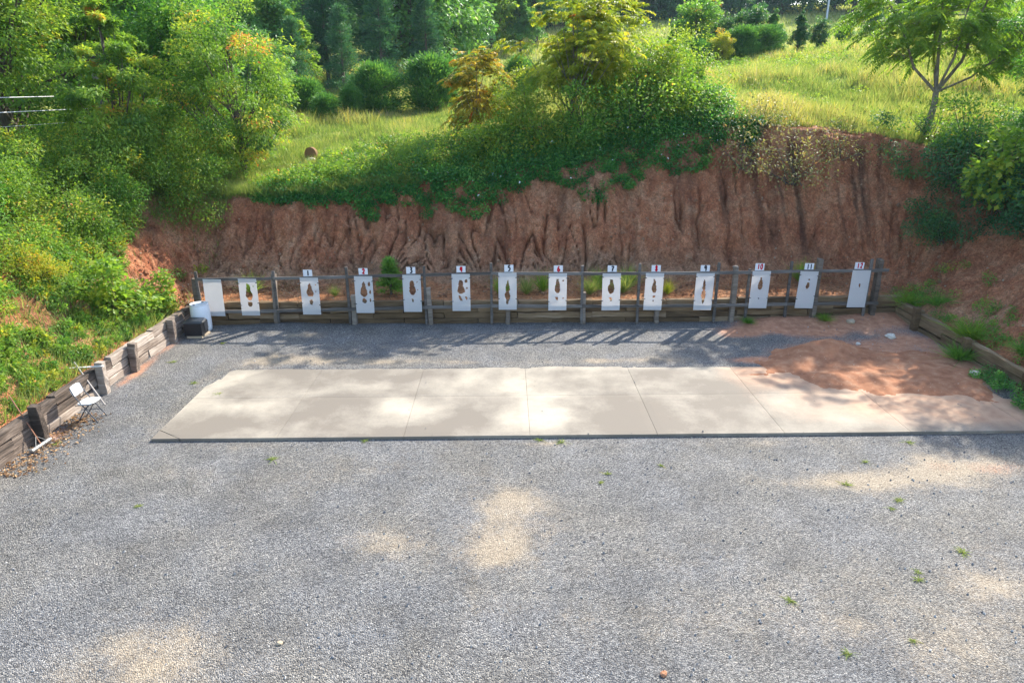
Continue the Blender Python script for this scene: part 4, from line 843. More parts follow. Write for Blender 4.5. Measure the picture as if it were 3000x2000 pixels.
TO = tree_meshes('orange_tree', 4.3, 2.9, .25, 34, 17, (.18, .055), .05, 25, 'round', .32, .4, .17, .5, fronds=.42, csd=.2)
place_tree('sumac_tree', 'small tree with orange and yellow autumn leaves above the vines', TO, LM['orange'], -1.4, 30.6, 1.02, 0, bark=M_BARKP)
TY = tree_meshes('yellow_tree', 5.6, 4.0, .22, 50, 18, (.18, .06), .07, 26, 'round', .36, .45, .15, .5, fronds=.45, csd=.17)
place_tree('sumac_tree', 'yellow green tree standing tallest above the middle of the bank', TY, LM['yellow'], 2.5, 29.8, 1.12, 1, bark=M_BARKP)
place_tree('sumac_tree', 'yellow green tree with orange tips beside the tallest middle tree', TY, LM['yellow'], 4.2, 30.6, 1.0, 3.5, bark=M_BARKP)
TG = tree_meshes('green_small', 3.6, 3.0, .1, 60, 130, (.10, .05), .05, 27, 'round', .52, .6, .17, .3)
place_tree('broadleaf_tree', 'pale green leafy tree right of the yellow green pair', TG, LM['bright'], 5.7, 29.8, 1.15, 0)
place_tree('broadleaf_tree', 'green leafy tree at the vine edge beside the sunny field', TG, LM['bright'], 7.0, 30.9, 1.0, 2)
place_tree('broadleaf_tree', 'bushy pale tree between the orange tree and the tallest middle tree', TG, LM['bright'], .5, 29.0, .95, 4)
# walnut-like tree on the right crest, fronds on a forked trunk
g = np.random.default_rng(28); mb = MB(); tips = []
fork = np.array([.05, 0, 1.55]); mb.add(*tube([(0, 0, -.4), (.0, 0, .6), (.08, 0, 1.2), fork], [.13, .105, .095, .085], 10, False))
for (p1, p2, p3, r_) in [((-.75, .1, 2.3), (-1.35, .1, 3.5), (-2.1, 0, 4.4), .05), ((.0, .15, 2.6), (-.1, .2, 3.9), (-.3, .3, 5.2), .06), ((.3, -.2, 2.6), (.35, -.25, 3.6), (.5, -.4, 5.0), .045), ((.75, .1, 2.5), (1.0, .1, 3.7), (1.5, .2, 5.0), .06), ((.9, -.3, 2.0), (1.8, -.4, 2.8), (2.9, -.5, 3.7), .04), ((.1, .5, 2.5), (.2, 1.0, 3.6), (.2, 1.7, 4.6), .045)]:
    P = np.array([fork, p1, p2, p3]); mb.add(*tube(P, [r_, r_ * .8, r_ * .6, r_ * .25], 7, False))
    for t in np.linspace(.42, 1, 15):
        k_ = t * 3; i_ = min(int(k_), 2); q_ = P[i_] * (1 - (k_ - i_)) + P[i_ + 1] * (k_ - i_)
        tw = q_ + np.array([g.normal(0, .55), g.normal(0, .55), g.normal(.15, .3)]); mb.add(*tube([q_, (q_ + tw) / 2 + (0, 0, .04), tw], [.014, .010, .005], 4, False)); tips.append(tw); tips.append((q_ + tw) / 2)
for tw in [(-1.9, -.2, 2.9), (-1.75, -.3, 2.95), (-2.3, .1, 3.3), (-1.5, .2, 3.2), (1.6, -.5, 2.3), (2.1, -.5, 2.5), (1.9, -.2, 2.2), (-2.5, 0, 3.9), (3.0, -.5, 3.3)]: tips.append(np.array(tw)); mb.add(*tube([(np.array(tw) * .72 + fork * .28), tw], [.012, .006], 4, False))
tips = np.array(tips); idx = np.repeat(np.arange(len(tips)), 6); P0 = tips[idx] + g.normal(0, .06, (len(idx), 3)); A0 = nrm((P0 - np.array([.2, 0, 3.0])) * np.array([1, 1, .3])) * .6 + g.normal(0, .55, P0.shape); A0[:, 2] = A0[:, 2] * .4 + .08
wal = (mb.mesh('walnut_trunk', True), leaf_mesh('walnut_crown', *frond_leaves(P0, A0, g.uniform(.5, .85, len(P0)), 11, (.155, .052), 5, .45, .15, .5)))
place_tree('walnut_tree', 'tree with forked pale trunk and long feathery leaves on the bank crest', wal, LM['bright'], 16.35, 28.0, 1.2, 0, bark=M_BARKP, z=5.15)

# ------------------------------------------------------------------ far forest
BR = [tree_meshes('far_broad', 12, 7.6, .02, 100, 110, (.36, .22), .2, 31 + i, ['round', 'cone', 'round'][i], .5, .6, .13, .35) for i in range(3)]
PN = [conifer_meshes('far_pine', 12, 5.6, 41 + i, 'pine', .45) for i in range(2)]
CD = [conifer_meshes('cedar', 2.6, 2.7, 51 + i, 'cedar', .5) for i in range(3)]
forest = [ # kind, x, y, scale, label
 ('b', -27.0, 62, .75, 'pale green far tree left of the first dark pine'), ('p', -24.2, 66, .85, 'dark pine at the left end of the far wood'), ('b', -29.5, 74, .9, 'rounded far tree behind the pale green one at the left end of the wood'),
 ('b', -19.4, 61, .62, 'slender pale green tree in front of the dark pines'), ('B', -15.2, 53, .42, 'narrow light green tree at the foot of the pines'), ('p', -27.0, 86, 1.05, 'tall pine at the back of the wood above the slender pale tree'), ('p', -22.2, 81, 1.0, 'tall dark pine in the back row above the narrow light tree'),
 ('p', -18.0, 79, 1.0, 'tall dark pine in the back row above the round cedars'), ('p', -13.6, 75, .98, 'broad dark pine above the widest cedar'), ('b', -9.4, 71, .95, 'big glossy green tree where the pines end'), ('p', -13.0, 57, .42, 'small grey green pine in front of the tall pines'), ('p', -14.6, 50, .36, 'small pine at the left edge of the valley grass'),
 ('b', -6.6, 79, 1.0, 'big pale green tree with bright top at the end of the dark wood'), ('p', -11.0, 63, .55, 'mid sized pine behind the widest cedar'), ('p', -7.6, 67, .5, 'mid sized pine behind the right hand cedar'), ('B', -2.4, 100, .95, 'large round pale tree standing against the sky gap'),
 ('b', 1.4, 99, .55, 'dark tree beside the large round pale tree'), ('b', -15.0, 46.5, .3, 'light green bushy tree behind the leftmost cedar'), ('b', -17.6, 51, .35, 'light green bushy tree next to the red flecked tree'), ('p', -6.4, 112, 1.1, 'pine on the skyline between the two big pale trees'),
 ('p', -32, 92, 1.1, 'tall pine at the top left of the far wood'), ('b', -34, 70, .9, 'rounded tree behind the tall grey green tree'), ('p', -18, 96, 1.15, 'skyline pine above the back row'), ('p', -10.5, 98, 1.15, 'skyline pine right of the back row'), ('b', -24, 101, 1.1, 'skyline broadleaf tree at the top of the wood'), ('p', -20.8, 69, .7, 'dark pine half hidden behind the slender pale tree'), ('p', -16.4, 66, .62, 'dark pine between the slender tree and the broad pine'),
 ('b', -38, 84, 1.0, 'broadleaf tree high at the left of the wood'), ('p', -4.6, 90, .75, 'dark pine behind the big pale green tree with bright top'), ('b', 4.0, 112, .8, 'dark tree at the left end of the ridge line'), ('b', -31.5, 56, .62, 'shaded tree above the tall grey green tree'),
 ('b', -38, 60, .8, 'broad green tree behind the corner trees'), ('b', -45, 72, 1.0, 'far tree at the left edge above the corner trees')]
for i, (k_, x, y, s, lab) in enumerate(forest):
    if k_ == 'p': place_tree('pine_tree', lab, PN[i % 2], LM['pine'], x, y, s * 1.3, i * 1.7, 'trees of the far wood')
    else: place_tree('broadleaf_tree', lab, BR[i % 3], LM['far'] if k_ == 'b' else LM['mid'], x, y, s * 1.3, i * 1.3, 'trees of the far wood')
for i, (x, y, s, sz, lab) in enumerate([(-12.3, 43, .85, .95, 'leftmost round cedar at the edge of the valley grass'), (-10.5, 41.2, .62, .9, 'small cedar beside the leftmost round cedar'), (-8.1, 44, 1.12, .95, 'wide cedar with a ragged top in the middle of the cedar row'), (-4.9, 45, 1.25, .9, 'widest cedar next to the orange leaved tree'), (-9.3, 42.4, .55, 1.2, 'slim pale cedar between the small and the wide cedar'), (.6, 48, .8, 1.1, 'dark cedar between the orange and the tallest yellow green tree')]):
    place_tree('cedar_tree', lab, CD[i % 3], LM['cedar'], x, y, s, i * 2.1, 'cedars in the valley grass', sz=sz)
place_tree('broadleaf_tree', 'bright green cone shaped tree behind the tallest yellow green tree', BR[1], LM['bright'], 4.6, 61, .42, 1, None)
ridge = [(5.8, 136), (12, 139), (18, 141), (24.4, 143), (30.5, 146), (37.5, 151), (44, 151), (50.5, 153), (58, 159), (64.5, 162), (71.5, 151), (76.5, 150), (66.5, 141), (77, 140), (84, 146), (0, 140), (9, 150), (27, 156), (40, 162), (56, 168), (90, 160), (74, 132), (-8, 150), (15, 147), (21, 150), (34, 156), (47, 158), (61, 170), (3, 150), (68, 158), (82, 156), (96, 150), (-16, 140), (-26, 135), (54, 150), (40.5, 148), (27.5, 147), (33.5, 150), (15, 138.5), (46.5, 153)]
rl = ['ridge tree just right of the sky gap', 'second ridge tree right of the sky gap', 'third ridge tree right of the sky gap', 'ridge tree behind the small white ring', 'ridge tree right of the small white ring', 'ridge tree above the upper field near its shaded hollow', 'dense ridge tree above the tallest mid field shrub', 'dense ridge tree left of the utility pole', 'ridge tree close to the left of the utility pole', 'ridge tree right behind the utility pole', 'tree right of the mown track on the ridge', 'second tree right of the mown track', 'low dark tree casting shade on the mown track', 'dark tree behind the feathery leaved tree', 'far tree above the feathery leaved tree', 'ridge tree left of the sky gap', 'back row ridge tree right of the sky gap', 'back row ridge tree above the white ring', 'back row ridge tree above the upper field', 'back row ridge tree near the pole', 'far tree at the upper right corner', 'dark tree left of the feathery leaved tree top', 'skyline tree above the large round pale tree', 'back row tree above the gap beside the second ridge tree', 'back row tree left of the white ring', 'back row tree right of the white ring', 'back row tree above the tallest mid field shrub', 'high back row tree left of the pole', 'back row tree behind the sky gap', 'tree closing the skyline right of the pole', 'tree closing the skyline right of the mown track', 'far tree at the right end of the ridge', 'ridge tree above the end of the pine wood', 'ridge tree above the middle of the pine wood', 'ridge tree filling the row left of the pole', 'ridge tree filling the row above the upper field hollow', 'ridge tree filling the row beside the white ring', 'ridge tree filling the row right of the white ring', 'ridge tree filling the row right of the sky gap', 'ridge tree filling the row above the far clump']
for i, (x, y) in enumerate(ridge):
    y = y - 5 if i not in (10, 11, 12, 13, 14, 20, 21) else y; place_tree('ridge_tree', rl[i], [BR[0], BR[2], PN[0]][i % 3], LM['dark'] if i % 3 < 2 else LM['pine'], x * (y / (y + 5)), y, 1.25 + .3 * ((i * 7) % 5) / 5, i * 2.3, 'dark trees along the ridge')
ml = [(14.6, 58.5, .40, 'b', 'green', 'tallest shrub of the clump beyond the field with a pointed top'), (12.7, 57.5, .24, 'b', 'green', 'dark shrub left of the pointed tall one beyond the field'), (17.2, 60, .27, 'b', 'dark', 'dark rounded shrub right of the pointed tall one'), (19.4, 60.5, .31, 'b', 'dark', 'dark broad shrub in the middle of the far clump'), (21.1, 60, .24, 'b', 'far', 'pale shrub at the right end of the far clump'),
      (15.6, 54.5, .18, 'b', 'yellow', 'yellow leaved bush in front of the pointed tall shrub'), (11.6, 54.5, .16, 'b', 'green', 'low bush at the left end of the far clump'), (22.9, 59, .21, 'c', 'dark', 'upright dark bush standing apart right of the far clump'), (25.2, 60.5, .17, 'b', 'dark', 'small dark bush right of the upright one'), (28, 62.5, .16, 'b', 'far', 'pale low bush beyond the field top'), (29.6, 61, .22, 'b', 'far', 'broad bush left of the feathery leaved tree'), (33, 60, .26, 'b', 'dark', 'dark bush seen under the feathery leaved tree'), (37, 58, .3, 'b', 'far', 'bush beyond the field right of the forked trunk')]
for i, (x, y, s, k_, mt, lab) in enumerate(ml):
    place_tree('bush', lab, BR[i % 3] if k_ == 'b' else BR[1], LM[mt], x, y, s * 1.3, i * 1.9, 'bushes beyond the sunny field', cat='bush')
for i, (x, y, s, sz, lab) in enumerate([(17.6, 56.5, 1.1, .85, 'low cedar in front of the dark broad shrub'), (13.6, 54.6, 1.0, .8, 'low cedar in front of the pointed tall shrub'), (19.6, 57.0, 1.0, .8, 'low cedar at the right end of the far clump'), (12.0, 53.2, .8, .9, 'pale low cedar at the left end of the far clump'), (7.9, 31.6, .42, 1.6, 'tiny dark cedar on the field edge above the vines'), (9.6, 96, 1.6, 1.3, 'small pine shaped cedar low on the upper field')]):
    place_tree('cedar_tree', lab, CD[i % 3], LM['cedar'], x, y, s, i * 1.3 + .5, 'low cedars near the far clump', sz=sz)
for i, (x, y, s, lab) in enumerate([(27.5, 41, .22, 'bush behind the forked trunk at the field edge'), (31, 45, .28, 'larger bush at the right edge of the field')]):
    place_tree('bush', lab, BR[i], LM['far'], x, y, s, i + .4, 'bushes beyond the sunny field', cat='bush')

# ------------------------------------------------------------------ shrubs
SH = [shrub_meshes('shrub', 2.0, 1.6, 26, 150, (.085, .045), 71 + i, .5) for i in range(4)]
SB_ = shrub_meshes('broad_shrub', 2.0, 1.7, 22, 70, (.17, .12), 76, .5, droop=.35)
SP = shrub_meshes('sparse_brush', 2.2, 1.3, 34, 34, (.09, .04), 77, .5, csd=.22)
for i, (x, y, s, mt, lab) in enumerate([
 (15.9, 24.6, 1.35, 'dark', 'dark shrub below the feathery leaved tree on the bank edge'), (16.2, 22.3, 1.5, 'dark', 'big dark shrub overhanging the bare bank at the right edge'), (14.9, 23.4, .9, 'dark', 'dark shrub drooping over the upper right bank'), (16.8, 26.0, 1.3, 'green', 'green shrub behind the dark ones by the forked tree'), (16.3, 20.3, 1.25, 'dark', 'dark shrub nearest the camera on the upper right bank'), (17.6, 23.5, 1.5, 'green', 'sunlit shrub behind the big dark one at the right edge')]):
    place_shrub('shrub', lab, SH[i % 4], LM[mt], x, y, s, i * 1.4, 'shrubs on the right bank crest', dz=-.25)
place_shrub('shrub', 'broad leaved yellow green bush lit from behind at the right edge', SB_, LM['bright'], 15.7, 22.2, 1.15, 0, None, dz=.9)
place_shrub('shrub', 'thin sumac bush with red flecked leaves around the forked trunk', SP, LM['mid'], 16.2, 27.3, 1.35, 0, None)
for i, (x, y, s, lab) in enumerate([(8.8, 26.7, 1.3, 'pale twiggy brush hanging below the crest beside the vines'), (10.6, 26.4, 1.35, 'pale twiggy brush hanging over the darkest rills'), (12.4, 26.9, 1.2, 'sparse brush on the crest between vines and forked tree'), (9.8, 27.9, 1.1, 'sparse brush on top of the red crest')]):
    place_shrub('brush', lab, SP, LM['brush'], x, y, s, i * 2.2, 'twiggy brush on the bank crest', cat='brush', dz=-.15)
place_shrub('shrub', 'small bright green bush alone in the sunny field', SH[1], LM['bright'], 12.2, 31.0, .42, 0)
place_shrub('sapling', 'bright green maple like sapling beside the timber wall', SB_, LM['bright'], -11.3, 18.9, .92, .5, None, dz=.05)
place_shrub('sapling', 'green sapling at the wall between the maple like one and the drum', SB_, LM['bright'], -10.95, 20.4, .6, 2.5, None, dz=.05)
place_shrub('shrub', 'yellowing shrub at the left edge above the timber wall', SB_, LM['yellow'], -12.1, 14.0, .7, 1.5, None, dz=.1)
place_tree('cedar_tree', 'bright green cedar sapling behind the fence between targets two and three', conifer_meshes('sapling_cedar', 1.45, 1.05, 81, 'pine', .85, .7), LM['cedar'], -4.05, 22.1, .85, 0, None)

for i, (x, y, s, mt, lab) in enumerate([(-13.6, 21.3, 1.0, 'mid', 'rounded bush on the slope above the maple like sapling'), (-15.2, 19.4, 1.35, 'green', 'large dark green bush at the middle of the left slope'), (-14.2, 16.8, 1.1, 'mid', 'yellow green bush on the slope above the folding chair'), (-15.6, 15.2, 1.4, 'green', 'tall bush at the left edge above the wall'), (-13.4, 23.6, .9, 'green', 'bush at the top of the bare orange slope'), (-16.4, 22.6, 1.5, 'mid', 'tall pale bush in front of the dark trunked tree'), (-12.9, 18.0, .6, 'yellow', 'small yellowing bush low on the left slope'), (-14.9, 24.6, 1.25, 'mid', 'bush with rusty leaves below the drooping yellow green tree'), (-12.6, 25.6, 1.0, 'bright', 'light green bush left of the red flecked tree'), (-17.4, 18.2, 1.5, 'mid', 'high bush at the left edge below the cables')]):
    place_shrub('shrub', lab, SH[i % 4], LM[mt], x, y, s, i * 1.1, 'bushes on the left slope', dz=.1)
for i, (x, y, s, mt, lab) in enumerate([(-2.2, 28.2, 1.1, 'mid', 'rounded bush at the foot of the orange leaved tree'), (-.6, 28.0, 1.3, 'bright', 'pale bush between the orange tree and the vines'), (1.2, 28.2, 1.45, 'mid', 'bush in front of the tallest middle tree'), (3.0, 28.3, 1.5, 'green', 'dense bush under the yellow green pair of trees'), (4.8, 28.5, 1.6, 'green', 'tall dense bush rising from the vines below the pale leafy tree'), (6.4, 28.8, 1.5, 'bright', 'glossy bright bush at the high end of the vines'), (7.7, 29.3, 1.2, 'green', 'dark bush beside the sunny field at the end of the vines'), (5.6, 31.4, 1.7, 'bright', 'sunlit bush behind the pale leafy tree'), (-4.2, 28.0, .7, 'bright', 'low bush at the thin end of the vines')]):
    place_shrub('shrub', lab, SH[i % 4], LM[mt], x, y, s, i * 1.7 + .3, 'bushes along the vine covered crest', dz=.15)
# continuous thickets: leaf masses nobody could count
def thicket(name, label, C, rc, n, leaf, mat, seed, mu=.5, csd=.2, squash=.7, droop=.2):
    tag(obj(name, leaf_mesh(name, *clump_leaves(C, rc, n, leaf, squash, droop, None, seed, mu, csd)), mat), label, None, None, 'stuff')
g = np.random.default_rng(91)
n1, n2, n3 = 1050, 950, 200; x = np.concatenate([-10.72 - 2.9 * g.random(n1), g.uniform(-21, -13, n2), g.uniform(-14.5, -10.6, n3)]); y = np.concatenate([g.uniform(9.5, 24.0, n1), g.uniform(9.5, 27.0, n2), g.uniform(24.6, 29.5, n3)]); d = outd(x, y)[0]; n = n1 + n2 + n3
bare = blob(x, y, -12.3, 16.7, .6, .9, .95) + blob(x, y, -12.1, 19.9, .8, .7, .9) + blob(x, y, -11.3, 22.4, .9, 1.3, 1.2) + blob(x, y, -9.8, 23.5, 1.2, 1.2, 1.3)
nose = (x > -12.9) & (y > 20.9) & (y < 25.4) & (d < 3.6)
keep = (g.random(n) > bare) & ~(nose & (g.random(n) < .93)) & (g.random(n) < .6 + .4 * sstep(.2, 2.5, d)); x, y, d = x[keep], y[keep], d[keep]
tall = .16 + 2.0 * sstep(2.0, 5.0, d) * (.35 + .9 * fbm(x * .45, y * .45, 93)); rc = .15 + .42 * sstep(1.0, 4.5, d) * g.uniform(.6, 1.2, len(x))
C = np.column_stack([x, y, top_z(x, y) + tall * g.uniform(.15, 1.1, len(x))]); sel = g.random(len(x))
thicket('undergrowth', 'dense green undergrowth covering the sunny slope above the weathered timber wall', C[sel < .5], rc[sel < .5], 190, (.085, .042), LM['mid'], 94, .42)
thicket('undergrowth', 'bluish green weedy growth mixed through the slope above the timber wall', C[(sel >= .5) & (sel < .82)], rc[(sel >= .5) & (sel < .82)], 170, (.10, .032), LM['green'], 95, .55)
thicket('undergrowth', 'yellow and rust tinged leaves mixed through the slope above the timber wall', C[sel >= .82], rc[sel >= .82] * .8, 130, (.09, .045), LM['yellow'], 96, .4)
# vines over the back crest
n = 1500; x = g.uniform(-9.6, 9.6, n); dcr = crest_d(x); hang = .35 + 1.5 * np.clip(fbm(x * .75, x * 0, 97) - .30, 0, 1) + .5 * np.clip(vnoise(x * 2.6, 0 * x, 98) - .5, 0, 1)
hang = hang * (1 - .75 * sstep(-4.5, -8.5, x)) * (1 - .45 * sstep(6.5, 9.5, x)); u_ = g.uniform(-1, 2.6, n) ; dd = np.where(u_ < 0, dcr + u_ * hang, dcr + u_)
bulk = sstep(-6.5, -1.5, x) * (1 - sstep(8.2, 9.6, x)); keep = (u_ < .5) | (g.random(n) < .2 + .8 * bulk); x, dd, u_, bulk = x[keep], dd[keep], u_[keep], bulk[keep]
y = YB + dd; z = top_z(x, y) + np.where(u_ < 0, .06, .12 + g.random(len(x)) * (.2 + .85 * bulk * sstep(0, 1.3, u_)))
C = np.column_stack([x, y, z]); rc = np.where(u_ < 0, .2, .30 + .1 * bulk) * g.uniform(.7, 1.3, len(x))
thicket('vines', 'dark green vines draped over the crest of the cut bank', C, rc, 105, (.085, .06), LM['vine'], 99, .42, .2)
sel = (u_ > .2) & (g.random(len(x)) < .3); thicket('vines', 'sunlit paler growth standing out of the vine mass', C[sel] + np.array([0, .15, .3]), rc[sel] * .9, 80, (.09, .045), LM['mid'], 100, .5)
# small white flowers in the vines
idx = g.choice(len(C), 80); fl = C[idx] + np.column_stack([g.normal(0, .15, 80), -.22 - g.random(80) * .1, g.normal(.05, .12, 80)]); idx2 = fl[:, 0] > -3; fl = fl[idx2]
tag(obj('flowers', leaf_mesh('flowers', np.repeat(fl, 3, 0), g.normal(0, 1, (len(fl) * 3, 3)), g.normal(0, 1, (len(fl) * 3, 3)), np.full(len(fl) * 3, .05), np.full(len(fl) * 3, .05), np.ones(len(fl) * 3)), M_CARD), 'tiny white blossoms dotted through the dark vines', None, None, 'stuff')
n = 330; y = g.uniform(128, 158, n); x = g.uniform(-25, 62, n) * y / 140; y = y + .05 * x; keep = (y > 133 + .16 * x); x, y = x[keep], y[keep]
x = np.concatenate([x, g.uniform(72, 104, 90)]); y = np.concatenate([y, g.uniform(132, 150, 90)])
C = np.column_stack([x, y, hill(x, y) + g.uniform(.3, 2.6, len(x))]); thicket('undergrowth', 'dark brushy growth under the ridge trees', C, g.uniform(1.2, 2.4, len(x)), 90, (.5, .3), LM['dark'], 180, .45)
n = 420; x = g.uniform(-9.8, -.5, n); y = YB + crest_d(x) + .2 + np.abs(g.normal(0, 1.5, n)); keep = g.random(n) > blob(x, y, -8.6, 28.6, 1.4, 1.2, 1.0); x, y = x[keep], y[keep]
C = np.column_stack([x, y, top_z(x, y) + g.uniform(.08, .55, len(x))]); thicket('undergrowth', 'bright weedy growth along the lower crest between the tan disc and the vines', C, g.uniform(.15, .38, len(x)), 75, (.10, .045), LM['bright'], 181, .45)
n = 330; x = g.uniform(-29, -12.5, n); y = g.uniform(28.5, 37, n); keep = x < -12.5 - .0 * y; C = np.column_stack([x, y, top_z(x, y) + g.uniform(.2, 2.3, n)]); thicket('undergrowth', 'dark shaded understory between the trunks at the upper left', C, g.uniform(.5, .95, n), 110, (.17, .09), LM['green'], 182, .3)
n = 520; x = g.uniform(-8.6, -.5, n); y = YB + crest_d(x) + .6 + 4.2 * g.random(n); keep = (g.random(n) > blob(x, y, -8.7, 29.6, .9, 1.6, 1.2)) & (y < 32.2 + .25 * (x + 4)); x, y = x[keep], y[keep]
C = np.column_stack([x, y, top_z(x, y) + g.uniform(.1, .95, len(x)) * (.55 + .45 * sstep(-8, -4, x))]); thicket('undergrowth', 'leafy brush between the vine covered crest and the valley grass', C, g.uniform(.2, .45, len(x)), 95, (.10, .05), LM['mid'], 183, .4)
# right bank growth
n = 420; x = g.uniform(14.2, 22, n); y = g.uniform(12, 28, n); keep = (x > 14.4 + .35 * np.maximum(0, 24 - y) * .5) | (y > 25.2); x, y = x[keep], y[keep]
C = np.column_stack([x, y, top_z(x, y) + g.uniform(.05, .7, len(x))]); thicket('undergrowth', 'dark shaded undergrowth along the top of the right bank', C, g.uniform(.25, .5, len(x)), 150, (.09, .05), LM['dark'], 101, .45)
n = 150; x = 12.75 + np.abs(g.normal(0, .7, n)); y = g.uniform(11, 22.3, n); C = np.column_stack([x, y, top_z(x, y) + g.uniform(.03, .22, n)]); thicket('ground_cover', 'low weeds growing behind the brown timber wall', C, g.uniform(.08, .24, n), 75, (.06, .03), LM['green'], 102, .5)
n = 40; x = 12.15 + g.normal(0, .13, n); y = g.uniform(13.2, 16.4, n); C = np.column_stack([x, y, ground_z(x, y) + g.uniform(.05, .28, n)]); thicket('ground_cover', 'yellow flecked weeds in front of the brown timber wall', C, g.uniform(.1, .22, n), 110, (.055, .03), LM['vine'], 103, .55)

# grass
def blades(name, label, x, y, z, h, w, tint, mat, seed, lean=.35):
    g = np.random.default_rng(seed); n = len(x); a = g.random(n) * 6.283; ux, uy = np.cos(a), np.sin(a); ln = g.normal(0, lean, (n, 2)) * h[:, None]
    b = np.column_stack([x, y, z - .03]); V = np.stack([b - np.column_stack([ux, uy, 0 * ux]) * w[:, None] / 2, b + np.column_stack([ux, uy, 0 * ux]) * w[:, None] / 2, b + np.column_stack([ln[:, 0], ln[:, 1], h])], 1)
    return tag(obj(name, mk_mesh(name, V.reshape(-1, 3), np.arange(3 * n).reshape(-1, 3), {'tint': ('FACE', np.clip(tint, 0, 1))}), mat), label, None, None, 'stuff')
n = 480000; v = g.random(n); y = 25.2 * (75 / 25.2) ** (v ** 1.15); ang = g.uniform(-.52, .74, n); x = y * ang
d = outd(x, y)[0]; dcr = np.interp(x, np.linspace(-12, 16, 80), crest_d(np.linspace(-12, 16, 80)))
keep = (y - YB > dcr + .15) & (d > 3.2) & ~((x < -12.5) & (y < 34)) & (g.random(n) > blob(x, y, -9.2, 28.6, 1.2, 1.4, 1.1)); x, y = x[keep], y[keep]; z = top_z(x, y)
f = fbm(x * .22, y * .22, 111); f2 = fbm(x * .9, y * .9, 112); gold = sstep(.5, .68, fbm(x * .35 + 7, y * .35, 113))
h = (.10 + .75 * np.clip(f * f2 * 2.2 - .18, 0, 1)) * g.uniform(.5, 1.4, len(x)) * (1 - .45 * sstep(30, 26, y)); tint = .03 + .75 * f + .45 * (f2 - .5) + g.normal(0, .16, len(x)) + .38 * gold * (g.random(len(x)) < .45) * sstep(.12, .35, h)
blades('grass', 'tall sunlit meadow grass with yellow flowers on the field above the bank', x, y, z, h, (.008 + .0007 * y) * g.uniform(.7, 1.5, len(x)), tint, LM['grass'], 114)
n = 60000; y = g.uniform(75, 200, n); x = g.uniform(-20, 110, n); z = hill(x, y); f = fbm(x * .05, y * .05, 115)
blades('grass', 'pale grass of the upper field below the ridge trees', x, y, z, g.uniform(.3, .7, n), np.full(n, .2), .3 + .45 * f + g.normal(0, .1, n), LM['grass'], 116)
n = 52000; x = -10.6 - 9 * g.random(n) ** 1.5; y = g.uniform(9.5, 26.5, n); d = outd(x, y)[0]; keep = ~((x > -12.9) & (y > 20.9) & (y < 25.4) & (d < 3.6) & (g.random(n) < .9)) & (g.random(n) < .25 + .5 * fbm(x * .6, y * .6, 117)) & (g.random(n) > .8 * (blob(x, y, -12.0, 19.8, .9, .9) + blob(x, y, -11.6, 22.6, 1.2, 1.4) + blob(x, y, -9.8, 23.5, 1.2, 1.2))); x, y = x[keep], y[keep]
blades('grass', 'grass growing through the slope above the weathered timber wall', x, y, top_z(x, y), g.uniform(.2, .55, len(x)), g.uniform(.012, .028, len(x)), .3 + g.normal(0, .18, len(x)), LM['grass'], 118, .5)
n = 16000; x = g.uniform(-11.2, -3.5, n); dcr = crest_d(x); y = YB + dcr + np.abs(g.normal(0, .55, n)) - .12
blades('grass', 'bright grass fringe along the lower end of the bank crest', x, y, top_z(x, y), g.uniform(.18, .5, n), g.uniform(.014, .03, n), .32 + g.normal(0, .16, n), LM['grass'], 119, .6)

n = 900; y = 27 + 30 * g.random(n); x = y * g.uniform(.25, .72, n); keep = (fbm(x * .3, y * .3, 171) + .35 * sstep(36, 50, y) > .52); x, y = x[keep], y[keep]; y = np.maximum(y, YB + crest_d(np.minimum(x, 15)) + .6)
C = np.column_stack([x, y, top_z(x, y) + .18 + .3 * g.random(len(x)) * sstep(30, 46, y)]); thicket('weeds', 'leafy light green weeds mixed through the sunny meadow', C, g.uniform(.2, .5, len(x)), 46, (.12, .055), LM['bright'], 172, .5)
# single weeds
def weed_mesh(w, h, n, seed, lw=.012):
    g = np.random.default_rng(seed); P = np.column_stack([g.normal(0, w * .14, n), g.normal(0, w * .14, n), np.zeros(n)]); A = np.column_stack([g.normal(0, w, n), g.normal(0, w, n), g.uniform(.4, 1.1, n) * h]); Nn = g.normal(0, .5, (n, 3)) + (0, 0, .6)
    return leaf_mesh('weed', P, A, Nn, np.linalg.norm(A, axis=1), np.full(n, lw), g.normal(.4, .18, n), .25)
WL = ['pair of weed tufts on gravel below the washed sandy strip, upper one', 'lower tuft of the weed pair on the gravel below the sandy strip', 'weed tuft on the gravel midway between lower edge and slab', 'weed tuft on gravel just before the second slab panel', 'faint weed tuft on gravel before the slab corner', 'weed tuft on gravel near the black box', 'weed tuft on gravel beside the back corner of the slab', 'weed tuft at the slab side near its middle joint', 'weed tuft on gravel before the fourth slab panel', 'weed tuft on gravel at the sandy strip nearest the slab', 'weed tuft in the middle of the orange sandy strip', 'weed tuft at the left part of the orange sandy strip', 'weed tuft just below the orange sandy strip', 'weed tuft growing from the slab foot left of centre', 'weed tuft growing from the slab foot near the centre joint', 'weed tuft growing from the slab foot right of the centre joint', 'weed tuft on gravel right of the large sandy patch', 'weed tuft on gravel above right of the large sandy patch', 'weed tuft at the slab foot in the tree shade', 'weed tuft beside the pale sandy patch at the right edge', 'weed tuft near the lower right corner of the yard', 'yellowish weed tuft near the lower edge right of centre', 'weed tuft beside the broom head', 'weed tuft on gravel beside the leaning wall post']
WM = [weed_mesh(.10, .07, 40, 121 + i, .016) for i in range(3)]
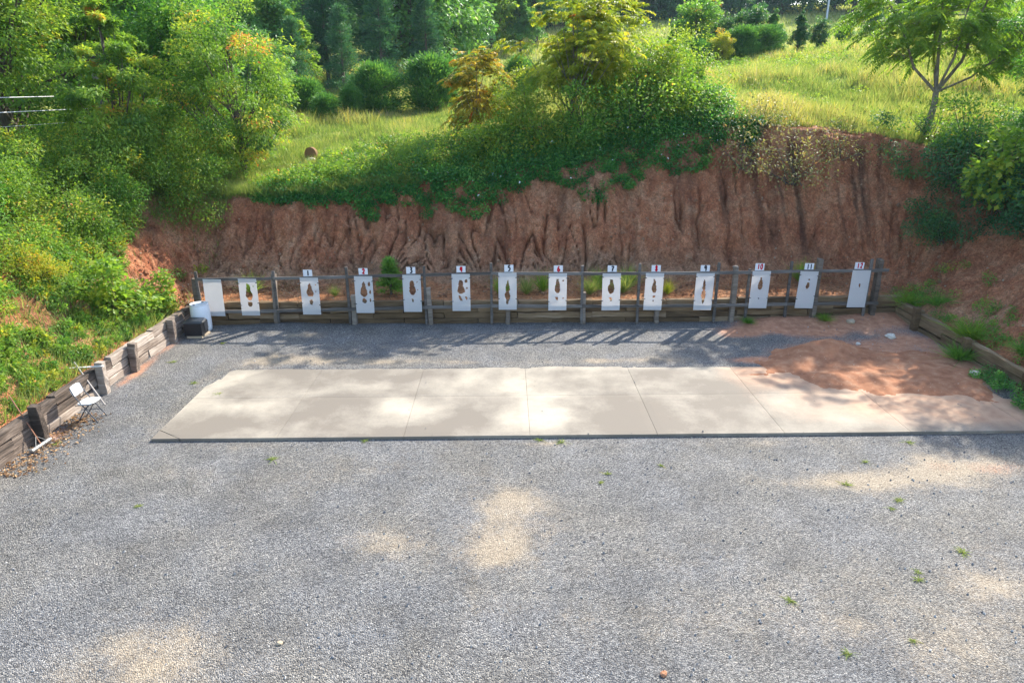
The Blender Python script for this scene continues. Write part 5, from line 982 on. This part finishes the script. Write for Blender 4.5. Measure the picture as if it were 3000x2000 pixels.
for i, (x, y) in enumerate([(6.28, 8.78), (6.2, 8.6), (4.08, 8.16), (-4.94, 12.43), (-6.84, 10.74), (-8.71, 19.3), (-8.25, 16.3), (-7.34, 15.6), (2.99, 12.07), (7.13, 12.16), (7.06, 10.8), (6.35, 11.33), (6.79, 10.52), (-3.19, 13.2), (.59, 13.2), (1.05, 13.1), (1.69, 11.47), (1.86, 11.79), (8.46, 12.98), (7.29, 9.26), (5.43, 7.37), (4.44, 7.15), (-9.85, 13.15), (-9.5, 17.8)]):
    o = obj('weed', WM[i % 3], LM['grass'], None, (x, y, float(ground_z(x, y)) + .002), (0, 0, i * 1.1), (.5 + .5 * ((i * 5) % 4) / 4,) * 2 + (.7,))
    tag(o, WL[i], 'weed', 'weed tufts in the gravel')
for i, (x, y, s, mt, lab) in enumerate([(-8.75, 22.3, 1.1, 'mid', 'leafy green weed clump behind the fence between the two unnumbered targets'), (-.35, 22.0, 1.1, 'bright', 'tall green weed behind the fence left of target five'), (.5, 22.1, 1.0, 'grass', 'yellowish weed behind the fence right of target five'), (1.05, 22.4, 1.15, 'bright', 'feathery weed behind the fence left of target six'), (2.6, 22.0, 1.05, 'grass', 'straw coloured weed behind the fence right of target six'), (3.0, 22.6, 1.2, 'bright', 'green weed behind target seven'), (3.75, 22.2, 1.1, 'grass', 'straw coloured weed behind the fence left of target eight'), (4.0, 22.8, 1.25, 'bright', 'tall green weed behind the rail left of target eight'), (5.2, 22.0, .8, 'yellow', 'yellow flowering weed behind the fence right of target eight'), (10.2, 23.3, 1.3, 'bright', 'tall weed behind the thick post by target eleven'), (-5.9, 22.0, .6, 'grass', 'small straw coloured weed behind the fence left of target two')]):
    tag(obj('weed', weed_mesh(.22, .68, 240, 131 + i, .011), LM[mt], None, (x, y, float(top_z(np.array(x), np.array(y)))), (0, 0, i), s), lab, 'weed', 'weeds behind the target fence')
for i, (x, y, s, mt, lab) in enumerate([(7.55, 20.75, .45, 'green', 'dark leafy weed at the foot of the post by target ten'), (10.0, 20.75, .55, 'mid', 'weed patch on the ground below target eleven'), (12.7, 21.0, 1.1, 'bright', 'leafy weed clump behind the end of the target frame'), (13.2, 20.2, 1.0, 'green', 'green weed clump above the corner of the brown timber wall'), (12.75, 17.9, 1.2, 'bright', 'feathery green clump hanging over the brown timber wall'), (12.2, 17.35, 1.0, 'green', 'green clump drooping in front of the brown timber wall'), (13.1, 16.2, .9, 'green', 'weed clump behind the brown timber wall near its near end'), (13.4, 15.2, 1.1, 'bright', 'bright weed clump at the right edge behind the timber wall')]):
    z = float(ground_z(x, y)) if x < 12.4 and y < 21.2 else float(top_z(np.array(x), np.array(y)))
    tag(obj('weed', weed_mesh(.34, .5, 420, 151 + i, .013), LM[mt], None, (x, y, z), (0, 0, i), s), lab, 'weed', 'weed clumps along the right wall')
# leaf litter
n = 5200; x = np.concatenate([g.normal(-8.3, 1.3, 2600), g.uniform(-10.3, 12.5, 1700), g.normal(-10.0, .25, 900)]); y = np.concatenate([g.normal(23.3, .45, 2600), g.uniform(21.5, 23.4, 1700), g.uniform(11.8, 14.6, 900)])
inn = y < 21.3; z = np.where(inn, ground_z(x, y), top_z(x, y)) + .012 + .03 * g.random(len(x))
tag(obj('leaf_litter', leaf_mesh('leaf_litter', np.column_stack([x, y, z]), np.column_stack([g.normal(0, 1, len(x)), g.normal(0, 1, len(x)), g.normal(0, .25, len(x))]), g.normal(0, .4, (len(x), 3)) + (0, 0, 1), g.uniform(.04, .1, len(x)), g.uniform(.025, .05, len(x)), g.random(len(x))), LM['dry']), 'dry brown leaves lying behind the targets and along the timber wall', None, None, 'stuff')

# ------------------------------------------------------------------ cables, utility pole, far markers
for i, (za, zb, r_) in enumerate([(6.95, 7.04, .014), (6.48, 6.56, .016), (6.02, 6.09, .007)]):
    pts = [(-17.6, 8, za + 1.1), (-17.3, 16, za + .25), (-17.0 - .1 * i, 24, za + .06), (-16.8 - .1 * i, 27, zb + .02), (-16.42, 28.8, zb + .06)]
    tag(obj('cable', MB().add(*tube(pts, r_, 6)).mesh('cable'), M_CABLE), ['upper pale overhead cable at the left edge', 'lower pale overhead cable at the left edge', 'thin third wire below the two overhead cables'][i], 'cable', 'overhead cables')
cp = thing('cable_pole', 'weathered wooden pole carrying the overhead cables behind the drooping yellow green tree', 'pole', (-16.3, 28.8, 3.2))
obj('shaft', MB().add(*tube([(0, 0, 0), (0, 0, 5.2)], [.15, .12], 10)).mesh('shaft'), M_POSTW, cp)
up = thing('utility_pole', 'pale utility pole on the ridge beside the mown track', 'pole', (54.4, 129, float(hill(np.array(54.4), np.array(129.0))) - .2))
obj('shaft', MB().add(*tube([(0, 0, 0), (0, 0, 9.5)], [.18, .13], 10)).mesh('shaft'), M_GALV, up); obj('crossarm', box_me('crossarm', 2.4, .12, .14), M_POSTW, up, (0, -.2, 8.9))
rz_ = float(hill(np.array(21.3), np.array(120.0))); rg = thing('ring_marker', 'small white ring shaped marker on the upper field', 'marker', (21.3, 120, rz_))
a_ = np.linspace(0, 2 * math.pi, 22); obj('ring', MB().add(*tube([(.28 * math.cos(t), 0, 1.25 + .42 * math.sin(t)) for t in a_], .09, 6)).mesh('ring'), M_CARD, rg); obj('stake', MB().add(*tube([(0, 0, -.2), (0, 0, .85)], .04, 6)).mesh('stake'), M_POSTW, rg)

# ------------------------------------------------------------------ thin air haze over the whole place
hv = np.array([(x, y, z) for x in (-2600, 2600) for y in (-2600, 2600) for z in (-1.3, 78.0)], float)
m = N('haze'); m.t.links.clear(); pv = m.n('VolumePrincipled'); pv.inputs['Color'].default_value = (.62, .80, 1.0, 1); pv.inputs['Density'].default_value = .00018; pv.inputs['Anisotropy'].default_value = .25
m.l(pv.outputs[0], m.out.inputs['Volume'])
hz = obj('haze', mk_mesh('haze', hv, np.array([(0, 1, 3, 2), (4, 6, 7, 5), (0, 4, 5, 1), (2, 3, 7, 6), (0, 2, 6, 4), (1, 5, 7, 3)])), m.m); tag(hz, 'thin bluish air haze over the whole valley', None, None, 'stuff')
